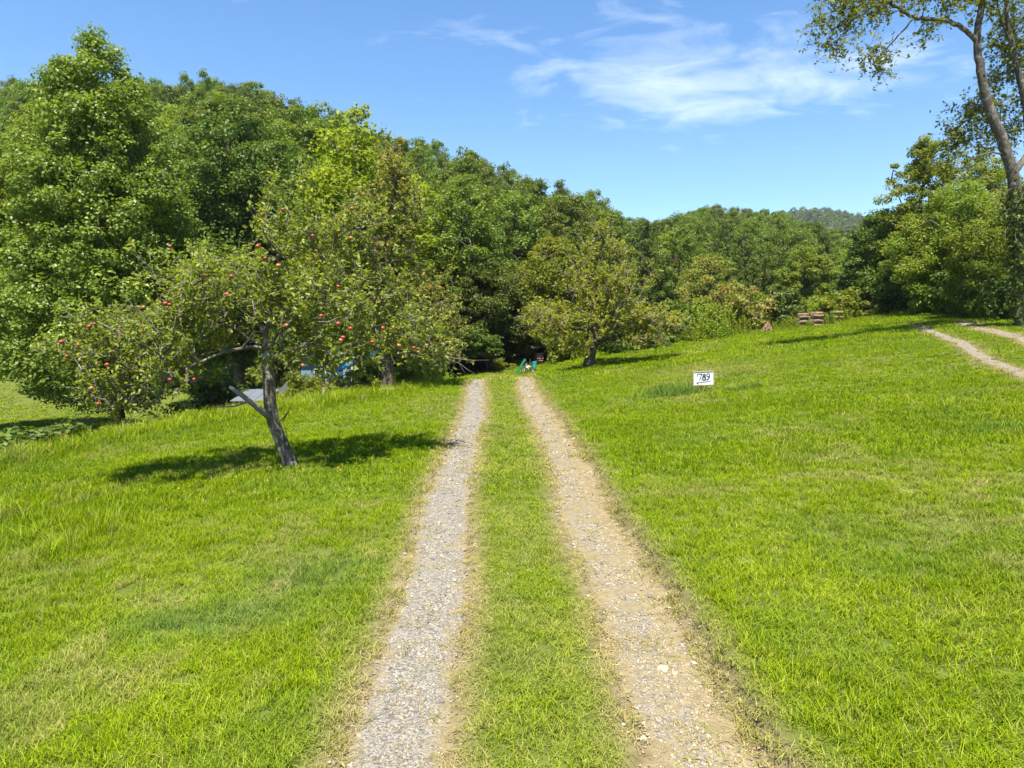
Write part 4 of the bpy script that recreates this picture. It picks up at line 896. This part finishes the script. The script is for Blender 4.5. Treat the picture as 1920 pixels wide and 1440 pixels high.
# ------------------------------------------------------------------ buildings by the left bank
def blue_shed():
    p = at(612, 700, 36); z = Hs(p.x, p.y); r = thing('blue_shed', 'pale blue board shed with white window behind the apple trunk', 'shed', (p.x, p.y, z), .1)
    top = at(600, 668, 36).z-z; W = 2.6; D = 2.4
    nb = 9
    for k in range(nb):
        h = (top)/nb; c = h*(k+.5)
        if .32 < (k+.5)/nb < .80:
            for a, b_ in ((-W/2, -.62), (-.02, .22), (.86, W/2)): MB().box(((a+b_)/2, 0, c), (b_-a, .025, h*.985), Matrix.Rotation(.02, 3, 'X')).build('board', M_pblue, r)
        else: MB().box((0, 0, c), (W, .025, h*.985), Matrix.Rotation(.02, 3, 'X')).build('board', M_pblue, r)
    MB().box((-W/2+.02, D/2, top/2), (.04, D-.06, top)).box((W/2-.02, D/2, top/2), (.04, D-.06, top)).box((0, D-.02, top/2), (W-.1, .04, top)).build('wall', M_pblue, r)
    zc, zh = top*.56, top*.48
    wf = MB().box((-.60, -.02, zc), (.05, .05, zh)).box((-.04, -.02, zc), (.05, .05, zh)).box((-.32, -.02, zc+zh/2-.025), (.51, .05, .05)).box((-.32, -.02, zc-zh/2+.025), (.51, .05, .05)).build('window', M_trim, r)
    m, nt_ = newmat('window_glass'); pbsdf(nt_, Roughness=.08).inputs['Base Color'].default_value = (.03, .05, .05, 1); MB().box((-.32, .02, zc), (.51, .01, zh-.1)).build('pane', m, wf)
    MB().box((.54, .04, top*.56), (.64, .03, top*.5)).build('door', plain('dark_blue_door', (.03, .08, .11), .6, .2), r)
    MB().box((W/2+.03, -.03, top/2), (.09, .09, top)).build('corner_post', M_trim, r)
    MB().add([(-W/2-.2, -.3, top-.02), (W/2+.2, -.3, top+.03), (W/2+.2, D+.2, top+.6), (-W/2-.2, D+.2, top+.6), (-W/2-.2, -.3, top+.03), (W/2+.2, -.3, top+.08), (W/2+.2, D+.2, top+.66), (-W/2-.2, D+.2, top+.66)], [(0, 3, 2, 1), (4, 5, 6, 7), (0, 1, 5, 4), (1, 2, 6, 5), (2, 3, 7, 6), (3, 0, 4, 7)]).build('roof', M_dmetal, r)
blue_shed()
def tarp_shelter():
    p = at(668, 720, 33); z = Hs(p.x, p.y); r = thing('tarp_shelter', 'sloping bright blue tarp on posts above split firewood', 'shelter', (p.x, p.y, z))
    nx, ny = 14, 8; V = []
    l = at(636, 694, 33); t = at(700, 668, 33)
    for j in range(ny):
        for i in range(nx):
            f = i/(nx-1); g = j/(ny-1); V.append((l.x-p.x+(t.x-l.x)*f, -.6+2.2*g, l.z-z+(t.z-l.z)*f+.25*g-.12*math.sin(f*math.pi)*math.sin(g*math.pi)+.02*math.sin(f*19+g*7)))
    V2 = [(x, y, q-.012) for x, y, q in V]; Fq = [tuple(q) for q in grid_faces(nx, ny)]; n_ = nx*ny
    rim = [i for i in range(nx)]+[j*nx+nx-1 for j in range(1, ny)]+[(ny-1)*nx+i for i in range(nx-2, -1, -1)]+[j*nx for j in range(ny-2, 0, -1)]
    Fq2 = Fq+[tuple(i+n_ for i in f[::-1]) for f in Fq]+[(rim[k], rim[(k+1) % len(rim)], rim[(k+1) % len(rim)]+n_, rim[k]+n_) for k in range(len(rim))]
    MB().add(V+V2, Fq2).build('tarp', M_blue, r, smooth=True)
    for i in (0, nx-1):
        for j in (0, ny-1):
            v = V[j*nx+i]; MB().box((v[0], v[1], v[2]/2-.02), (.08, .08, v[2]+.02)).build('post', M_trim if (i, j) == (0, 0) else M_wood, r)
tarp_shelter()
def wood_pile(px_, py_, Y, label, cols, rows, seed):
    p = at(px_, py_, Y); r = thing('firewood_pile', label, 'firewood', (p.x, p.y, Hs(p.x, p.y)-.05)); rn = random.Random(seed)
    for j in range(rows):
        for i in range(cols-j//2):
            o = link('log', LB[rn.randrange(4)], r, ((i-(cols-j//2)/2)*.14+rn.uniform(-.03, .03), rn.uniform(-.06, .06), .06+.115*j), (rn.random()*6, rn.uniform(-.1, .1), 1.57+rn.uniform(-.35, .35)))
M_log2 = M_cut
wood_pile(648, 716, 32, 'tan firewood pile under the blue tarp', 7, 14, 5)
wood_pile(700, 732, 30, 'reddish firewood heap between the two dark trunks', 9, 9, 6)
def coop(px_, py_, Y, W, D, label, roofm, rise, open_):
    p = at(px_, py_, Y); z = Hs(p.x, p.y); h = p.z-z; r = thing('chicken_coop', label, 'coop', (p.x, p.y, z), .05)
    n_ = max(3, int(W/.55))
    for k in range(n_):
        x0 = -W/2+W*k/n_; x1 = x0+W/n_-.012
        MB().add([(x0, -.25, h-.03), (x1, -.25, h-.03+.01*(k % 2)), (x1, D, h+rise), (x0, D, h+rise), (x0, -.25, h), (x1, -.25, h+.01*(k % 2)), (x1, D, h+rise+.03), (x0, D, h+rise+.03)], [(0, 3, 2, 1), (4, 5, 6, 7), (0, 1, 5, 4), (1, 2, 6, 5), (2, 3, 7, 6), (3, 0, 4, 7)]).build('roof_sheet', roofm, r)
    wl = MB().box((-W/2+.06, D/2, h/2-.03), (.05, D-.2, h-.06)).box((W/2-.06, D/2, h/2-.03), (.05, D-.2, h-.06)).box((0, D-.1, h/2-.03), (W-.2, .05, h-.06)); wl.build('wall', M_dark, r)
    for k in range(int(W/.5)+1): MB().box((-W/2+.1+k*(W-.2)/int(W/.5), .0, h/2-.05), (.07, .07, h-.08)).build('post', M_wood, r)
    if not open_:
        MB().box((0, .06, h*.3), (W-.3, .03, h*.6)).build('front_board', M_dark, r)
coop(468, 750, 30, 1.5, 2.2, 'low coop with pale metal roof left of the apple trunk', M_metal, .22, False)
coop(545, 734, 29, 1.0, 1.6, 'small coop with dark roof right of the apple trunk', M_dmetal, .28, True)
def post_thing(px_, py0, py1, Y, rad, label, name='fence_post', cat='post', mat=M_wood):
    a = at(px_, py0, Y); z0 = Hs(a.x, a.y); t = at(px_, py1, Y).z; n_ = 5
    o = MB().tube([(.01*math.sin(k*2.1), 0, -.2+(t-z0+.2)*k/n_) for k in range(n_+1)], [rad*(1.05-.03*k) for k in range(n_+1)], 8).build(name, mat, None, (a.x, a.y, z0), bevel=0); tag(o, label, cat)
post_thing(650, 740, 722, 27.5, .07, 'short round wooden post left of the leafy shrub'); post_thing(607, 745, 726, 27, .06, 'thin weathered post below the pale blue shed')
b = at(730, 737, 26.2)
so_ = link('flat_stone', stone(31, M_tan, 1), None, (b.x, b.y, Hs(b.x, b.y)+.05), (0, 0, .4)); so_.scale = (.34, .3, .2); tag(so_, 'flat tan stone at the foot of the dark pear trunk', 'stone')
def fence():
    pl = [(-18.5, 27.0), (-17.1, 26.6), (-15.6, 26.2), (-14.4, 26.0), (-13.2, 25.8), (-12.0, 25.7)]
    o = pl[2]; z0 = Hs(*o); r = thing('wire_fence', 'rusty wire fence with thin posts on the bank below the poplar', 'fence', (o[0], o[1], z0))
    tops = []
    for k, (x, y) in enumerate(pl):
        z = Hs(x, y)-z0; big = k == 1; MB().tube([(x-o[0], y-o[1], z-.2), (x-o[0]+.02, y-o[1], z+.7), (x-o[0], y-o[1], z+(1.75 if big else 1.35))], .085 if big else .03, 7).build('post', M_wood if big else M_dark, r); tops.append((x-o[0], y-o[1], z))
    for h in (.3, .6, .9, 1.2): MB().tube([(x, y, z+h) for x, y, z in tops], .006, 4).build('wire', M_grey, r)
fence()

# ------------------------------------------------------------------ end of the drive
def barn():
    p = at(868, 712, 41); z = Hs(p.x, p.y); r = thing('old_barn', 'overgrown dark barn with black open front left of the drive end', 'barn', (p.x, p.y, z)); W, D, h = 2.9, 4.0, at(868, 664, 41).z-z
    for k in range(8):
        MB().box((-W/2+.0, D*(k+.5)/8, h/2), (.05, D/8*.97, h)).build('plank', M_dark, r); MB().box((W/2, D*(k+.5)/8, h/2), (.05, D/8*.97, h)).build('plank', M_dark, r)
    for k in range(6): MB().box((-W/2+W*(k+.5)/6, D, h/2), (W/6*.97, .05, h)).build('plank', M_dark, r)
    MB().box((-W/2, -.06, h/2), (.12, .12, h)).build('post', M_dark, r); MB().box((W/2, -.06, h/2), (.12, .12, h)).build('post', M_dark, r); MB().box((0, -.06, h-.1), (W-.12, .1, .2)).build('lintel', M_dark, r)
    MB().add([(-W/2-.3, -.4, h), (W/2+.3, -.4, h), (W/2+.3, D+.3, h+.5), (-W/2-.3, D+.3, h+.5), (-W/2-.3, -.4, h+.06), (W/2+.3, -.4, h+.06), (W/2+.3, D+.3, h+.56), (-W/2-.3, D+.3, h+.56)], [(0, 3, 2, 1), (4, 5, 6, 7), (0, 1, 5, 4), (1, 2, 6, 5), (2, 3, 7, 6), (3, 0, 4, 7)]).build('roof', M_dmetal, r)
    return r
barn()
def red_shed():
    p = at(1027, 704, 42); z = Hs(p.x, p.y); h = at(1018, 652, 42).z-z; r = thing('red_shed', 'small dark shed with red boards at the end of the drive', 'shed', (p.x, p.y, z)); W, D = 1.5, 2.2
    for s in (-1, 1): MB().box((s*W/2, D/2, h/2), (.06, D, h)).build('wall', M_dark, r)
    MB().box((0, D, h/2), (W-.1, .06, h)).build('wall', M_dark, r)
    MB().add([(-W/2-.25, -.3, h-.05), (W/2+.25, -.3, h+.25), (W/2+.25, D+.2, h+.35), (-W/2-.25, D+.2, h+.05), (-W/2-.25, -.3, h), (W/2+.25, -.3, h+.3), (W/2+.25, D+.2, h+.4), (-W/2-.25, D+.2, h+.1)], [(0, 3, 2, 1), (4, 5, 6, 7), (0, 1, 5, 4), (1, 2, 6, 5), (2, 3, 7, 6), (3, 0, 4, 7)]).build('roof', M_dark, r)
    hb = h*.60
    for k in range(4): MB().box((-W/2+.27, -.03, hb*(k+.42)/4), (.36, .03, hb/4*.80)).build('red_board', M_red, r)
    for k in range(4): MB().box((-W/2+.27, -.055, hb*(k+1)/4-.01), (.40, .03, .028)).build('rail', M_trim, r)
    g = MB()
    for k in range(4): g.box((.22, -.05, hb*(.25+k*.25)), (.54, .025, .025))
    for k in range(4): g.box((-.04+k*.17, -.05, hb*.55), (.022, .030, hb*.92))
    g.build('wire_gate', M_grey, r)
red_shed()
def slide():
    p = at(984, 707, 38.5); z = Hs(p.x, p.y); r = thing('toddler_slide', 'green plastic toddler slide at the end of the drive', 'slide', (p.x, p.y, z)); h = .82
    c = MB(); a = math.atan2(h-.08, .46)
    m = Matrix.Rotation(-a, 3, 'Y'); ln = math.hypot(h, .46)
    c.box((-.20, 0, h/2), (ln, .30, .03), m); c.box((-.20-.03, -.16, h/2+.03), (ln, .025, .10), m).box((-.20-.03, .16, h/2+.03), (ln, .025, .10), m); c.build('chute', M_green, r)
    MB().box((.17, 0, .42), (.30, .34, .06)).build('platform', M_trim, r)
    for x in (.06, .30):
        for y in (-.15, .15): MB().tube([(x, y, 0), (x, y, .85)], .022, 6).build('leg', M_dark, r)
    for k in range(3): MB().tube([(.33, -.15, .18+.2*k), (.33, .15, .18+.2*k)], .016, 6).build('rung', M_trim, r)
slide()
def bin_():
    p = at(1002, 700, 39.5); z = Hs(p.x, p.y); r = thing('teal_tub', 'teal plastic tub standing between the slide and red boards', 'tub', (p.x, p.y, z+.12))
    MB().tube([(0, 0, 0), (0, 0, .1), (0, 0, .34)], [.10, .115, .135], 14).build('body', M_teal, r); MB().tube([(0, 0, .345), (0, 0, .38)], [.148, .148], 14).build('rim', M_teal, r)
    MB().box((0, 0, -.06), (.24, .24, .11)).build('crate', M_dark, r)
bin_()
def trike():
    p = at(993, 706, 38.2); z = Hs(p.x, p.y); r = thing('tricycle', 'small grey tricycle beside the green slide', 'tricycle', (p.x, p.y, z), -.3)
    def wheel(x, y, rad):
        n_ = 16; t = MB().tube([(x+rad*math.cos(6.2832*k/n_), y, rad+rad*math.sin(6.2832*k/n_)) for k in range(n_+1)], .025, 6, False).build('wheel', M_dark, r)
        s = MB()
        for k in range(6): s.tube([(x, y, rad), (x+rad*math.cos(k*1.047), y, rad+rad*math.sin(k*1.047))], .006, 4)
        s.build('spokes', M_grey, t)
    wheel(-.30, 0, .18); wheel(.22, -.18, .13); wheel(.22, .18, .13)
    MB().tube([(-.30, 0, .18), (-.22, 0, .5)], .018, 6).tube([(-.25, 0, .38), (.2, 0, .18)], .018, 6).tube([(.22, -.18, .13), (.22, .18, .13)], .014, 6).build('frame', M_grey, r)
    MB().tube([(-.2, -.18, .54), (-.22, 0, .5), (-.2, .18, .54)], .014, 6).build('handlebar', M_grey, r); MB().box((.06, 0, .34), (.20, .15, .05)).build('saddle', M_dark, r, bevel=.02)
trike()

# ------------------------------------------------------------------ summer haze in the valley
def haze():
    m, nt = newmat('haze_air'); v = N(nt, 'ShaderNodeVolumePrincipled'); v.inputs['Color'].default_value = (.80, .89, 1, 1); v.inputs['Density'].default_value = .00013; v.inputs['Anisotropy'].default_value = .2
    L(nt, v.outputs[0], N(nt, 'ShaderNodeOutputMaterial').inputs['Volume'])
    o = MB().box((0, 630, 142), (3100, 1420, 324)).build('haze', m); tag(o, 'thin pale summer haze filling the valley', 'haze', kind='stuff')
haze()

# ------------------------------------------------------------------ fallen leaves under the apple trees
def fallen():
    rng = np.random.default_rng(9); P = []
    for cx, cy, rx, ry, n_ in ((A0[0], A0[1]-.3, 2.6, 2.0, 130), (B0[0], B0[1], 3., 2.6, 150)):
        P.append(np.column_stack([cx+rng.normal(0, .55, n_)*rx, cy+rng.normal(0, .55, n_)*ry]))
    P = np.concatenate(P); n_ = len(P); m = m_leaf('fallen_leaf', [(0, (.30, .20, .05)), (.6, (.42, .32, .07)), (1, (.36, .13, .04))], .15, .6, .2, .1)
    nn = rng.normal(size=(n_, 3))*.35; nn[:, 2] += 1
    C = np.column_stack([P, H(P[:, 0], P[:, 1])+rng.uniform(.035, .065, n_)])
    tag(link('fallen_leaves', leaves_mesh('fallen_leaves', C, nn, .05, rng, m, 'o')), 'scattered yellow and brown fallen leaves in the grass', 'leaves', kind='stuff')
fallen()
